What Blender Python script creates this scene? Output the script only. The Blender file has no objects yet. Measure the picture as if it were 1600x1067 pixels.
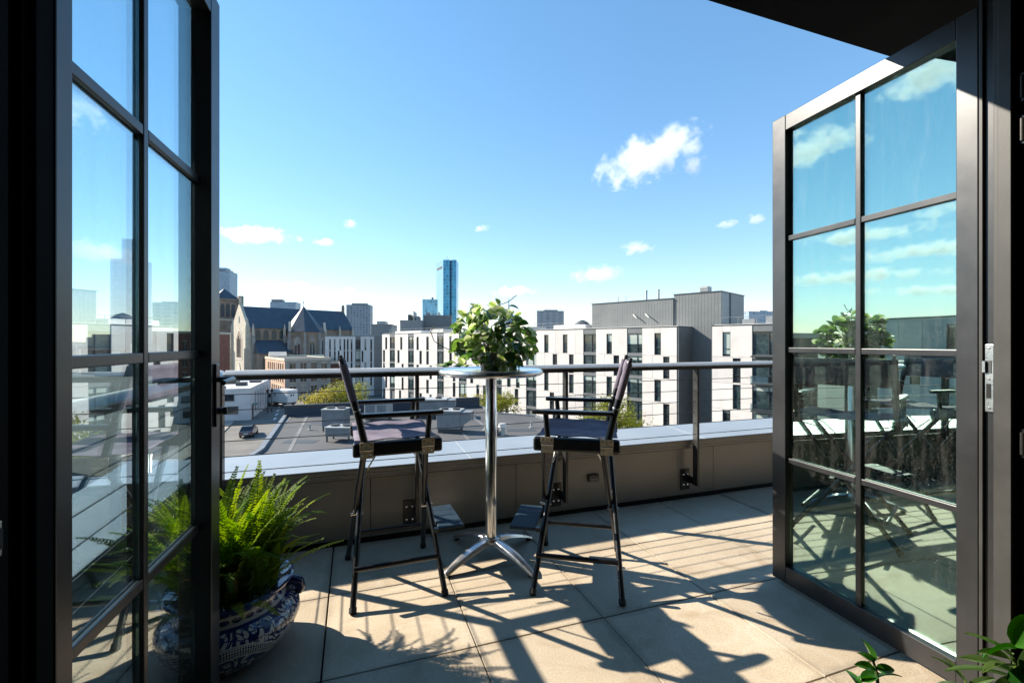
import bpy, math, random
from mathutils import Vector, Matrix, Euler, noise
R = math.radians
rnd = random.Random(7)
sc = bpy.context.scene

# ------------------------------------------------------------------ camera
F, CX, CY, HC = 711.0, 800.0, 535.0, 1.22
YAW = R(19.23)
cs, sn = math.cos(YAW), math.sin(YAW)
cam = bpy.data.objects.new('camera', bpy.data.cameras.new('camera'))
sc.collection.objects.link(cam)
cam.location = (0, 0, HC)
cam.rotation_euler = (R(90), 0, -YAW)
cam.data.sensor_width = 36.0
cam.data.lens = 36.0 * F / 1600.0
cam.data.shift_y = 1.5 / 1600.0
cam.data.clip_start = 0.02
cam.data.clip_end = 60000
sc.camera = cam

# ------------------------------------------------------------------ sky, sun, exposure
SUN = Vector((-1.25, 0.96, 1.0)).normalized()
wd = bpy.data.worlds.new('World'); sc.world = wd; wd.use_nodes = True
nt = wd.node_tree; nt.nodes.clear()
sky = nt.nodes.new('ShaderNodeTexSky'); sky.sky_type = 'NISHITA'; sky.sun_disc = False
sky.sun_elevation = math.asin(SUN.z); sky.sun_rotation = math.atan2(SUN.x, SUN.y)
sky.air_density = 1.0; sky.dust_density = 0.0; sky.ozone_density = 1.5; sky.altitude = 20
bg = nt.nodes.new('ShaderNodeBackground'); bg.inputs[1].default_value = 0.15
wo = nt.nodes.new('ShaderNodeOutputWorld')
# white balance and tone of the photograph, applied evenly to the whole sky
gm = nt.nodes.new('ShaderNodeGamma'); gm.inputs[1].default_value = 0.72
hsv = nt.nodes.new('ShaderNodeHueSaturation'); hsv.inputs['Saturation'].default_value = 1.36; hsv.inputs['Hue'].default_value = 0.490
wbm = nt.nodes.new('ShaderNodeMix'); wbm.data_type = 'RGBA'; wbm.blend_type = 'MULTIPLY'; wbm.inputs[0].default_value = 1.0; wbm.inputs[7].default_value = (1.12, 1.12, 1.22, 1)
nt.links.new(sky.outputs[0], gm.inputs[0]); nt.links.new(gm.outputs[0], hsv.inputs['Color']); nt.links.new(hsv.outputs[0], wbm.inputs[6]); nt.links.new(wbm.outputs[2], bg.inputs[0])
nt.links.new(bg.outputs[0], wo.inputs[0])
sl = bpy.data.lights.new('sun', 'SUN'); sl.energy = 5.0; sl.angle = R(0.53); sl.color = (1.0, 0.91, 0.77)
so = bpy.data.objects.new('sun', sl); sc.collection.objects.link(so)
so.rotation_euler = SUN.to_track_quat('Z', 'Y').to_euler(); so.location = (-20, 15, 30)
sc.view_settings.view_transform = 'Standard'; sc.view_settings.look = 'None'
sc.view_settings.exposure = 1.08; sc.view_settings.gamma = 1.0; sc.view_settings.use_curve_mapping = False
cy = sc.cycles
cy.use_denoising = True
cy.max_bounces = 12; cy.diffuse_bounces = 3; cy.glossy_bounces = 5; cy.transmission_bounces = 6
cy.transparent_max_bounces = 24; cy.volume_bounces = 10
cy.sample_clamp_indirect = 6.0; cy.caustics_reflective = False; cy.caustics_refractive = False
cy.volume_step_rate = 1.0; cy.volume_max_steps = 96

# ------------------------------------------------------------------ helpers
def cw(lat, z, h):          # camera-aligned metres (right, forward, height above the deck) to world
    return Vector((lat * cs + z * sn, -lat * sn + z * cs, h))
def P(px, py, z):           # photo pixel at a distance
    return cw((px - CX) / F * z, z, HC + (CY - py) / F * z)
COL = sc.collection

class MB:
    def __init__(s): s.v = []; s.f = []; s.m = []
    def face(s, pts, mi=0):
        n = len(s.v); s.v += [tuple(p) for p in pts]; s.f.append(tuple(range(n, n + len(pts)))); s.m.append(mi); return s
    def box(s, x0, x1, y0, y1, z0, z1, mi=0, M=None):
        c = [(x0,y0,z0),(x1,y0,z0),(x1,y1,z0),(x0,y1,z0),(x0,y0,z1),(x1,y0,z1),(x1,y1,z1),(x0,y1,z1)]
        if M is not None: c = [tuple(M @ Vector(p)) for p in c]
        n = len(s.v); s.v += c
        for q in ((0,3,2,1),(4,5,6,7),(0,1,5,4),(1,2,6,5),(2,3,7,6),(3,0,4,7)):
            s.f.append(tuple(n + i for i in q)); s.m.append(mi)
        return s
    def prism(s, poly, z0, z1, mi=0, M=None):       # polygon in xy (ccw), extruded in z
        n = len(s.v); k = len(poly)
        a = [Vector((p[0], p[1], z0)) for p in poly] + [Vector((p[0], p[1], z1)) for p in poly]
        if M is not None: a = [M @ p for p in a]
        s.v += [tuple(p) for p in a]
        s.f.append(tuple(n + i for i in reversed(range(k)))); s.m.append(mi)
        s.f.append(tuple(n + k + i for i in range(k))); s.m.append(mi)
        for i in range(k):
            j = (i + 1) % k
            s.f.append((n + i, n + j, n + k + j, n + k + i)); s.m.append(mi)
        return s
    def tube(s, pts, rad, seg=8, mi=0, flat=1.0):
        pts = [Vector(p) for p in pts]; n0 = len(s.v); k = len(pts)
        if not isinstance(rad, (list, tuple)): rad = [rad] * k
        up = None
        for i, p in enumerate(pts):
            t = (pts[min(i + 1, k - 1)] - pts[max(i - 1, 0)]).normalized()
            if up is None: up = Vector((0, 0, 1)) if abs(t.z) < 0.9 else Vector((0, 1, 0))
            a = t.cross(up)
            if a.length < 1e-4: a = t.cross(Vector((1, 0, 0)))
            a.normalize(); b = a.cross(t).normalized(); up = b
            for j in range(seg):
                w = 2 * math.pi * j / seg
                s.v.append(tuple(p + a * (math.cos(w) * rad[i]) + b * (math.sin(w) * rad[i] * flat)))
        for i in range(k - 1):
            for j in range(seg):
                q = (j + 1) % seg
                s.f.append((n0 + i*seg + j, n0 + i*seg + q, n0 + (i+1)*seg + q, n0 + (i+1)*seg + j)); s.m.append(mi)
        s.f.append(tuple(n0 + j for j in reversed(range(seg)))); s.m.append(mi)
        s.f.append(tuple(n0 + (k-1)*seg + j for j in range(seg))); s.m.append(mi)
        return s
    def lathe(s, prof, seg=32, c=(0, 0, 0), mi=0, cap=True):
        n0 = len(s.v); k = len(prof)
        for r, z in prof:
            for j in range(seg):
                w = 2 * math.pi * j / seg
                s.v.append((c[0] + r*math.cos(w), c[1] + r*math.sin(w), c[2] + z))
        for i in range(k - 1):
            for j in range(seg):
                q = (j + 1) % seg
                s.f.append((n0 + i*seg + j, n0 + i*seg + q, n0 + (i+1)*seg + q, n0 + (i+1)*seg + j)); s.m.append(mi)
        if cap:
            s.f.append(tuple(n0 + j for j in reversed(range(seg)))); s.m.append(mi)
            s.f.append(tuple(n0 + (k-1)*seg + j for j in range(seg))); s.m.append(mi)
        return s
    def build(s, name, mats, parent=None, smooth=False, bevel=0.0, seg=2, loc=None):
        me = bpy.data.meshes.new(name); me.from_pydata(s.v, [], s.f)
        if not isinstance(mats, (list, tuple)): mats = [mats]
        for m in mats: me.materials.append(M_[m] if isinstance(m, str) else m)
        if len(mats) > 1: me.polygons.foreach_set('material_index', s.m)
        if smooth:
            me.polygons.foreach_set('use_smooth', [True] * len(me.polygons))
            try: me.set_sharp_from_angle(angle=R(38))
            except Exception: pass
        me.update()
        return link(name, me, parent, bevel, seg, loc)

def link(name, me, parent=None, bevel=0.0, seg=2, loc=None):
    o = bpy.data.objects.new(name, me); COL.objects.link(o)
    if parent is not None: o.parent = parent
    if loc is not None: o.location = loc
    if bevel:
        b = o.modifiers.new('bevel', 'BEVEL'); b.width = bevel; b.segments = seg; b.limit_method = 'ANGLE'; b.angle_limit = R(40)
    return o
def tag(o, label=None, cat=None, group=None, kind=None):
    if label: o['label'] = label
    if cat: o['category'] = cat
    if group: o['group'] = group
    if kind: o['kind'] = kind
    return o
def thing(name, label, cat, loc=(0, 0, 0), rz=0.0, group=None):
    o = bpy.data.objects.new(name, None); COL.objects.link(o); o.empty_display_size = 0.1
    o.location = loc; o.rotation_euler = (0, 0, rz)
    return tag(o, label, cat, group)
def copy_tree(o, parent=None):
    c = o.copy(); COL.objects.link(c); c.parent = parent
    for ch in list(o.children): copy_tree(ch, c)
    return c

# ------------------------------------------------------------------ materials
M_ = {}
def nodes(name):
    m = bpy.data.materials.new(name); m.use_nodes = True
    t = m.node_tree; b = t.nodes['Principled BSDF']; M_[name] = m
    return m, t, b
def add(t, typ, **kw):
    n = t.nodes.new(typ)
    for k, v in kw.items():
        if k in n.inputs: n.inputs[k].default_value = v
        else: setattr(n, k, v)
    return n
def ramp(t, fac, stops):
    r = t.nodes.new('ShaderNodeValToRGB'); e = r.color_ramp.elements
    while len(e) < len(stops): e.new(0.5)
    for i, (p, c) in enumerate(stops):
        e[i].position = p; e[i].color = (c[0], c[1], c[2], 1) if not isinstance(c, (int, float)) else (c, c, c, 1)
    t.links.new(fac, r.inputs[0]); return r
def math_(t, op, a, b=None, c=None):
    n = t.nodes.new('ShaderNodeMath'); n.operation = op
    for i, x in enumerate((a, b, c)):
        if x is None: continue
        if isinstance(x, (int, float)): n.inputs[i].default_value = x
        else: t.links.new(x, n.inputs[i])
    return n.outputs[0]
def mixc(t, fac, a, b, mode='MIX'):
    n = t.nodes.new('ShaderNodeMix'); n.data_type = 'RGBA'; n.blend_type = mode
    for s_, x in ((n.inputs[0], fac), (n.inputs[6], a), (n.inputs[7], b)):
        if isinstance(x, (int, float)): s_.default_value = x
        elif isinstance(x, tuple): s_.default_value = (x[0], x[1], x[2], 1)
        else: t.links.new(x, s_)
    return n.outputs[2]
def mat(name, col, rough=0.5, metal=0.0, var=0.12, scale=6.0, bump=0.0, bscale=60.0, rvar=0.1, rand=0.0, spec=None, coat=0.0, detail=5.0):
    m, t, b = nodes(name)
    tc = add(t, 'ShaderNodeTexCoord')
    n1 = add(t, 'ShaderNodeTexNoise', Scale=scale, Detail=detail, Roughness=0.6); t.links.new(tc.outputs['Object'], n1.inputs['Vector'])
    lo = tuple(max(0, x * (1 - var)) for x in col); hi = tuple(min(1, x * (1 + var)) for x in col)
    r = ramp(t, n1.outputs[0], [(0.3, lo), (0.7, hi)]); c = r.outputs[0]
    if rand:
        oi = add(t, 'ShaderNodeObjectInfo')
        k = math_(t, 'MULTIPLY_ADD', oi.outputs['Random'], 2 * rand, 1 - rand)
        hs = add(t, 'ShaderNodeHueSaturation'); t.links.new(c, hs.inputs['Color']); t.links.new(k, hs.inputs['Value']); c = hs.outputs[0]
    t.links.new(c, b.inputs['Base Color'])
    rr = math_(t, 'MULTIPLY_ADD', n1.outputs[0], 2 * rvar, rough - rvar); t.links.new(rr, b.inputs['Roughness'])
    b.inputs['Metallic'].default_value = metal
    if spec is not None: b.inputs['Specular IOR Level'].default_value = spec
    if coat: b.inputs['Coat Weight'].default_value = coat; b.inputs['Coat Roughness'].default_value = 0.15
    if bump:
        n2 = add(t, 'ShaderNodeTexNoise', Scale=bscale, Detail=4.0); t.links.new(tc.outputs['Object'], n2.inputs['Vector'])
        bp = add(t, 'ShaderNodeBump', Strength=bump, Distance=0.01); t.links.new(n2.outputs[0], bp.inputs['Height']); t.links.new(bp.outputs[0], b.inputs['Normal'])
    return m

def leaf_mat(name, c0, c1, trans=0.45, rough=0.45, rand=0.35, edge=None, spec=0.4):
    m, t, b = nodes(name)
    oi = add(t, 'ShaderNodeObjectInfo'); tc = add(t, 'ShaderNodeTexCoord')
    n1 = add(t, 'ShaderNodeTexNoise', Scale=9.0, Detail=3.0); t.links.new(tc.outputs['Object'], n1.inputs['Vector'])
    k = math_(t, 'MULTIPLY_ADD', oi.outputs['Random'], rand, math_(t, 'MULTIPLY', n1.outputs[0], 1 - rand))
    c = ramp(t, k, [(0.25, c0), (0.7, c1)]).outputs[0]
    if edge:
        sx = add(t, 'ShaderNodeSeparateXYZ'); t.links.new(tc.outputs['Generated'], sx.inputs[0])
        d = math_(t, 'ABSOLUTE', math_(t, 'SUBTRACT', sx.outputs[1], 0.5))
        d2 = math_(t, 'ADD', d, math_(t, 'MULTIPLY', math_(t, 'SUBTRACT', n1.outputs[0], 0.5), 0.5))
        th = math_(t, 'MULTIPLY_ADD', oi.outputs['Random'], -0.35, 0.46)
        c = mixc(t, math_(t, 'GREATER_THAN', d2, th), c, edge)
    t.links.new(c, b.inputs['Base Color']); b.inputs['Roughness'].default_value = rough; b.inputs['Specular IOR Level'].default_value = spec
    tr = add(t, 'ShaderNodeBsdfTranslucent'); hs = add(t, 'ShaderNodeHueSaturation', Saturation=1.15, Value=1.7)
    t.links.new(c, hs.inputs['Color']); t.links.new(hs.outputs[0], tr.inputs['Color'])
    mx = add(t, 'ShaderNodeMixShader'); mx.inputs[0].default_value = trans
    t.links.new(b.outputs[0], mx.inputs[1]); t.links.new(tr.outputs[0], mx.inputs[2])
    t.links.new(mx.outputs[0], t.nodes['Material Output'].inputs['Surface'])
    return m

def glass_mat(name, tint, refl, base, rough=0.0, edge=0.75, dust=0.05):
    # thin coated glazing: part mirror, part clear tinted pane, more mirror at glancing angles
    m, t, b = nodes(name); t.nodes.remove(b)
    tr = add(t, 'ShaderNodeBsdfTransparent'); tr.inputs[0].default_value = (*tint, 1)
    gl = add(t, 'ShaderNodeBsdfGlossy'); gl.inputs['Color'].default_value = (*refl, 1); gl.inputs['Roughness'].default_value = rough
    tc = add(t, 'ShaderNodeTexCoord'); n = add(t, 'ShaderNodeTexNoise', Scale=1.3, Detail=1.0); t.links.new(tc.outputs['Object'], n.inputs['Vector'])
    bp = add(t, 'ShaderNodeBump', Strength=0.06, Distance=0.02); t.links.new(n.outputs[0], bp.inputs['Height']); t.links.new(bp.outputs[0], gl.inputs['Normal'])
    lw = add(t, 'ShaderNodeLayerWeight', Blend=0.5)
    f = math_(t, 'MULTIPLY_ADD', math_(t, 'POWER', lw.outputs['Facing'], 3.0), edge - base, base)
    mx = add(t, 'ShaderNodeMixShader'); t.links.new(f, mx.inputs[0]); t.links.new(tr.outputs[0], mx.inputs[1]); t.links.new(gl.outputs[0], mx.inputs[2])
    # dried drips and dust
    mp = add(t, 'ShaderNodeMapping'); mp.inputs['Scale'].default_value = (14, 14, 2.2); t.links.new(tc.outputs['Object'], mp.inputs[0])
    dn = add(t, 'ShaderNodeTexNoise', Scale=2.0, Detail=8.0, Roughness=0.7); t.links.new(mp.outputs[0], dn.inputs['Vector'])
    sp = add(t, 'ShaderNodeTexNoise', Scale=260.0, Detail=1.0); t.links.new(tc.outputs['Object'], sp.inputs['Vector'])
    df = add(t, 'ShaderNodeBsdfDiffuse'); df.inputs[0].default_value = (0.75, 0.73, 0.70, 1)
    dd = math_(t, 'ADD', math_(t, 'MULTIPLY', ramp(t, dn.outputs[0], [(0.5, 0.0), (0.8, 1.0)]).outputs[0], dust), math_(t, 'MULTIPLY', math_(t, 'GREATER_THAN', sp.outputs[0], 0.70), dust * 3.0))
    m2 = add(t, 'ShaderNodeMixShader'); t.links.new(dd, m2.inputs[0]); t.links.new(mx.outputs[0], m2.inputs[1]); t.links.new(df.outputs[0], m2.inputs[2])
    t.links.new(m2.outputs[0], t.nodes['Material Output'].inputs['Surface'])
    return m

def window_mat(name, dark, light, thr=0.6, rough=0.05):
    # far window: dark reflective pane, some with a drawn blind behind
    m, t, b = nodes(name)
    oi = add(t, 'ShaderNodeObjectInfo'); tc = add(t, 'ShaderNodeTexCoord')
    sx = add(t, 'ShaderNodeSeparateXYZ'); t.links.new(tc.outputs['Generated'], sx.inputs[0])
    w = add(t, 'ShaderNodeTexNoise', Scale=2.2, Detail=3.0)
    vv = add(t, 'ShaderNodeVectorMath', operation='ADD'); t.links.new(tc.outputs['Object'], vv.inputs[0]); t.links.new(oi.outputs['Location'], vv.inputs[1]); t.links.new(vv.outputs[0], w.inputs['Vector'])
    a = math_(t, 'GREATER_THAN', oi.outputs['Random'], thr)
    hgt = math_(t, 'GREATER_THAN', sx.outputs[2], math_(t, 'FRACT', math_(t, 'MULTIPLY', oi.outputs['Random'], 17.3)))
    f = math_(t, 'MULTIPLY', math_(t, 'MULTIPLY', a, hgt), 0.85)
    c = mixc(t, f, ramp(t, w.outputs[0], [(0.35, dark), (0.7, tuple(x * 2.4 + 0.01 for x in dark))]).outputs[0], light)
    t.links.new(c, b.inputs['Base Color']); b.inputs['Roughness'].default_value = rough; b.inputs['Specular IOR Level'].default_value = 0.8
    return m

def grid_mat(name, col, line, sx_, sz_, wx=0.12, wz=0.12, rough=0.25, metal=0.0, spec=0.5, rnd_amt=0.25):
    # a far tower's curtain wall: too far to tell its panes apart
    m, t, b = nodes(name)
    tc = add(t, 'ShaderNodeTexCoord'); s = add(t, 'ShaderNodeSeparateXYZ'); t.links.new(tc.outputs['Object'], s.inputs[0])
    hx = math_(t, 'ADD', s.outputs[0], s.outputs[1])
    gx = math_(t, 'LESS_THAN', math_(t, 'FRACT', math_(t, 'DIVIDE', hx, sx_)), wx)
    gz = math_(t, 'LESS_THAN', math_(t, 'FRACT', math_(t, 'DIVIDE', s.outputs[2], sz_)), wz)
    cx = math_(t, 'FLOOR', math_(t, 'DIVIDE', hx, sx_)); cz = math_(t, 'FLOOR', math_(t, 'DIVIDE', s.outputs[2], sz_))
    cmb = add(t, 'ShaderNodeCombineXYZ'); t.links.new(cx, cmb.inputs[0]); t.links.new(cz, cmb.inputs[1])
    wn = add(t, 'ShaderNodeTexWhiteNoise'); t.links.new(cmb.outputs[0], wn.inputs['Vector'])
    c = mixc(t, wn.outputs['Value'], tuple(x * (1 - rnd_amt) for x in col), tuple(min(1, x * (1 + rnd_amt)) for x in col))
    c = mixc(t, math_(t, 'MAXIMUM', gx, gz), c, line)
    t.links.new(c, b.inputs['Base Color']); b.inputs['Roughness'].default_value = rough; b.inputs['Metallic'].default_value = metal; b.inputs['Specular IOR Level'].default_value = spec
    return m

mat('black_frame', (0.018, 0.0185, 0.020), 0.34, 0.0, 0.2, 9, 0.0, 220, 0.08, spec=0.7)
mat('black_jamb', (0.03, 0.029, 0.028), 0.4, 0.0, 0.25, 9, 0.05, 220, 0.1, spec=0.5)
mat('bronze_jamb', (0.045, 0.044, 0.041), 0.45, 0.0, 0.2, 6, 0.02, 160, 0.08, spec=0.5)
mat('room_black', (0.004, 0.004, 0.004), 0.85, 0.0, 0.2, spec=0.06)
mat('room_floor', (0.06, 0.045, 0.035), 0.4, 0.0, 0.3, 3)
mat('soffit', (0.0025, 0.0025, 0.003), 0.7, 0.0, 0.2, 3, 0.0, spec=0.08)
mat('facade_metal', (0.05, 0.05, 0.055), 0.45, 0.3, 0.15)
mat('steel', (0.62, 0.61, 0.58), 0.3, 1.0, 0.1, 20, 0.1, 200)
mat('chrome', (0.80, 0.79, 0.77), 0.22, 1.0, 0.05, 20, 0.0)
mat('cast_aluminium', (0.66, 0.66, 0.66), 0.32, 1.0, 0.1, 18, 0.12, 120)
mat('brass', (0.62, 0.50, 0.32), 0.45, 0.35, 0.25, 60, 0.2, 200)
mat('chair_black', (0.010, 0.010, 0.011), 0.32, 0.0, 0.25, 30, 0.03, 200, 0.1, spec=0.55)
mat('rubber', (0.012, 0.012, 0.012), 0.7)
mat('canvas', (0.19, 0.165, 0.21), 0.85, 0.0, 0.2, 14, 0.35, 700, 0.05, spec=0.25)
mat('footrest', (0.02, 0.04, 0.06), 0.6, 0.0, 0.3, 30, 0.3, 120, spec=0.25)
mat('rail_metal', (0.70, 0.69, 0.66), 0.5, 0.2, 0.08, 12, 0.03, 150)
mat('post_metal', (0.06, 0.058, 0.055), 0.36, 0.6, 0.2, 12, 0.05, 150)
mat('cable', (0.10, 0.10, 0.095), 0.45, 0.6, 0.1)
mat('coping', (0.37, 0.40, 0.42), 0.42, 0.3, 0.07, 2.5, 0.05, 30, 0.08)
mat('parapet_panel', (0.25, 0.235, 0.205), 0.42, 0.35, 0.1, 2.0, 0.04, 80, 0.08)
mat('fascia', (0.24, 0.225, 0.19), 0.4, 0.5, 0.12, 3)
mat('black_gap', (0.008, 0.008, 0.008), 0.8)
mat('terracotta_soil', (0.03, 0.02, 0.014), 0.95, 0.0, 0.5, 60, 0.8, 90)
mat('grey_pot', (0.16, 0.16, 0.155), 0.6, 0.0, 0.2, 20, 0.2)
mat('stem', (0.10, 0.085, 0.035), 0.6, 0.0, 0.3, 40)
mat('stem_green', (0.06, 0.10, 0.025), 0.5, 0.0, 0.3, 40)
leaf_mat('fern_leaf', (0.035, 0.085, 0.012), (0.12, 0.20, 0.022), 0.45, 0.65, 0.5, spec=0.18)
leaf_mat('fern_leaf_pale', (0.075, 0.13, 0.018), (0.21, 0.26, 0.035), 0.45, 0.65, 0.5, spec=0.18)
leaf_mat('fern_leaf_dry', (0.13, 0.085, 0.03), (0.24, 0.17, 0.06), 0.35, 0.7, 0.5, spec=0.15)
leaf_mat('hoya_leaf', (0.07, 0.13, 0.03), (0.25, 0.33, 0.10), 0.45, 0.36, 0.6, edge=(0.50, 0.52, 0.30), spec=0.4)
leaf_mat('hoya_leaf_dark', (0.035, 0.08, 0.02), (0.12, 0.19, 0.045), 0.42, 0.25, 0.6, spec=0.6)
leaf_mat('glossy_leaf', (0.015, 0.07, 0.010), (0.05, 0.17, 0.02), 0.25, 0.2, 0.5, spec=0.7)
leaf_mat('long_leaf', (0.05, 0.10, 0.03), (0.14, 0.22, 0.06), 0.3, 0.35, 0.5, spec=0.5)
leaf_mat('tree_leaf', (0.12, 0.15, 0.018), (0.34, 0.33, 0.04), 0.45, 0.6, 0.15)
leaf_mat('tree_leaf_olive', (0.16, 0.14, 0.035), (0.38, 0.33, 0.08), 0.4, 0.6, 0.15)
mat('bark', (0.09, 0.07, 0.05), 0.9, 0.0, 0.3, 20, 0.6, 60)
glass_mat('door_glass', (0.80, 0.90, 0.90), (0.88, 0.96, 1.0), 0.28, 0.0, 0.95)
glass_mat('door_glass_coated', (0.50, 0.60, 0.55), (0.72, 0.98, 0.89), 0.40, 0.0, 0.85)
glass_mat('door_glass_inner', (0.82, 0.80, 0.80), (1.0, 0.72, 0.86), 0.26, 0.0, 0.6, 0.02)
# city
mat('asphalt', (0.15, 0.14, 0.125), 0.85, 0.0, 0.25, 0.4, 0.2, 20)
mat('pavement', (0.33, 0.30, 0.26), 0.85, 0.0, 0.15, 0.8)
mat('white_panel', (0.63, 0.585, 0.545), 0.75, 0.0, 0.09, 0.7, 0.0, rand=0.08)
mat('shade_panel', (0.58, 0.57, 0.55), 0.75, 0.0, 0.05, 0.5, 0.0, rand=0.05)
mat('grey_metal', (0.17, 0.175, 0.175), 0.5, 0.2, 0.1, 0.6)
mat('penthouse_metal', (0.165, 0.17, 0.168), 0.5, 0.2, 0.08, 0.6)
mat('dark_frame', (0.06, 0.063, 0.066), 0.4, 0.3, 0.15, 2)
window_mat('win', (0.018, 0.030, 0.032), (0.46, 0.52, 0.47), 0.48)
window_mat('win_dark', (0.016, 0.02, 0.022), (0.3, 0.31, 0.29), 0.72)
mat('roof_white', (0.72, 0.70, 0.66), 0.8, 0.0, 0.12, 0.3)
mat('roof_grey', (0.082, 0.081, 0.082), 0.85, 0.0, 0.3, 0.12, 0.1, 4)
mat('roof_seam', (0.15, 0.147, 0.14), 0.8, 0.0, 0.35, 0.5)
mat('roof_curb', (0.03, 0.042, 0.06), 0.6, 0.0, 0.15, 0.5)
mat('hvac', (0.21, 0.22, 0.23), 0.5, 0.3, 0.15, 1.5)
mat('hvac_light', (0.42, 0.415, 0.39), 0.5, 0.2, 0.15, 1.5)
mat('hvac_dark', (0.05, 0.055, 0.06), 0.6)
mat('slate', (0.05, 0.068, 0.088), 0.42, 0.0, 0.18, 0.4, 0.1, 3)
mat('church_stone', (0.26, 0.195, 0.145), 0.9, 0.0, 0.35, 0.35, 0.3, 2)
mat('pale_stone', (0.50, 0.44, 0.35), 0.85, 0.0, 0.15, 0.6)
mat('red_brick', (0.22, 0.085, 0.06), 0.9, 0.0, 0.2, 0.5)
mat('dark_brick', (0.11, 0.05, 0.042), 0.9, 0.0, 0.2, 0.5)
mat('peach_brick', (0.50, 0.31, 0.21), 0.9, 0.0, 0.15, 0.5)
mat('grey_stone', (0.30, 0.285, 0.26), 0.9, 0.0, 0.15, 0.5)
mat('cream', (0.62, 0.55, 0.46), 0.85, 0.0, 0.1, 0.5)
mat('white_render', (0.66, 0.62, 0.60), 0.85, 0.0, 0.1, 0.5)
mat('copper_green', (0.14, 0.22, 0.20), 0.7, 0.0, 0.2, 0.5)
mat('car_paint', (0.12, 0.13, 0.15), 0.25, 0.3, 0.1, coat=0.8)
mat('truck_white', (0.78, 0.78, 0.76), 0.4, 0.0, 0.05)
mat('tyre', (0.015, 0.015, 0.016), 0.8)
mat('car_glass', (0.012, 0.015, 0.018), 0.06, 0.0, spec=0.8)
mat('lamp_red', (0.35, 0.02, 0.015), 0.3)
mat('blue_print', (0.05, 0.08, 0.15), 0.6)
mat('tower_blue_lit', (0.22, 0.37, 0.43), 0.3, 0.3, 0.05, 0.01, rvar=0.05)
grid_mat('tower_blue', (0.06, 0.30, 0.46), (0.16, 0.42, 0.55), 7.0, 9.5, 0.14, 0.14, 0.2, 0.3, 0.6, 0.3)
grid_mat('tower_blue_pale', (0.16, 0.40, 0.55), (0.30, 0.52, 0.62), 6.0, 8.0, 0.14, 0.14, 0.2, 0.3, 0.6, 0.35)
mat('tower_notch', (0.012, 0.07, 0.13), 0.35, 0.2)
grid_mat('tower_grey', (0.17, 0.21, 0.25), (0.30, 0.33, 0.36), 5.0, 4.0, 0.3, 0.3, 0.4, 0.0, 0.5, 0.25)
grid_mat('tower_concrete', (0.24, 0.26, 0.28), (0.36, 0.37, 0.38), 9.0, 4.0, 0.45, 0.4, 0.6, 0.0, 0.4, 0.2)
grid_mat('tower_steel', (0.22, 0.30, 0.38), (0.34, 0.40, 0.46), 4.0, 4.0, 0.25, 0.3, 0.35, 0.2, 0.5, 0.2)
mat('city_mass', (0.24, 0.235, 0.23), 0.9, 0.0, 0.5, 0.02)
mat('terrain', (0.13, 0.13, 0.12), 0.95, 0.0, 0.45, 0.02)

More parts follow.
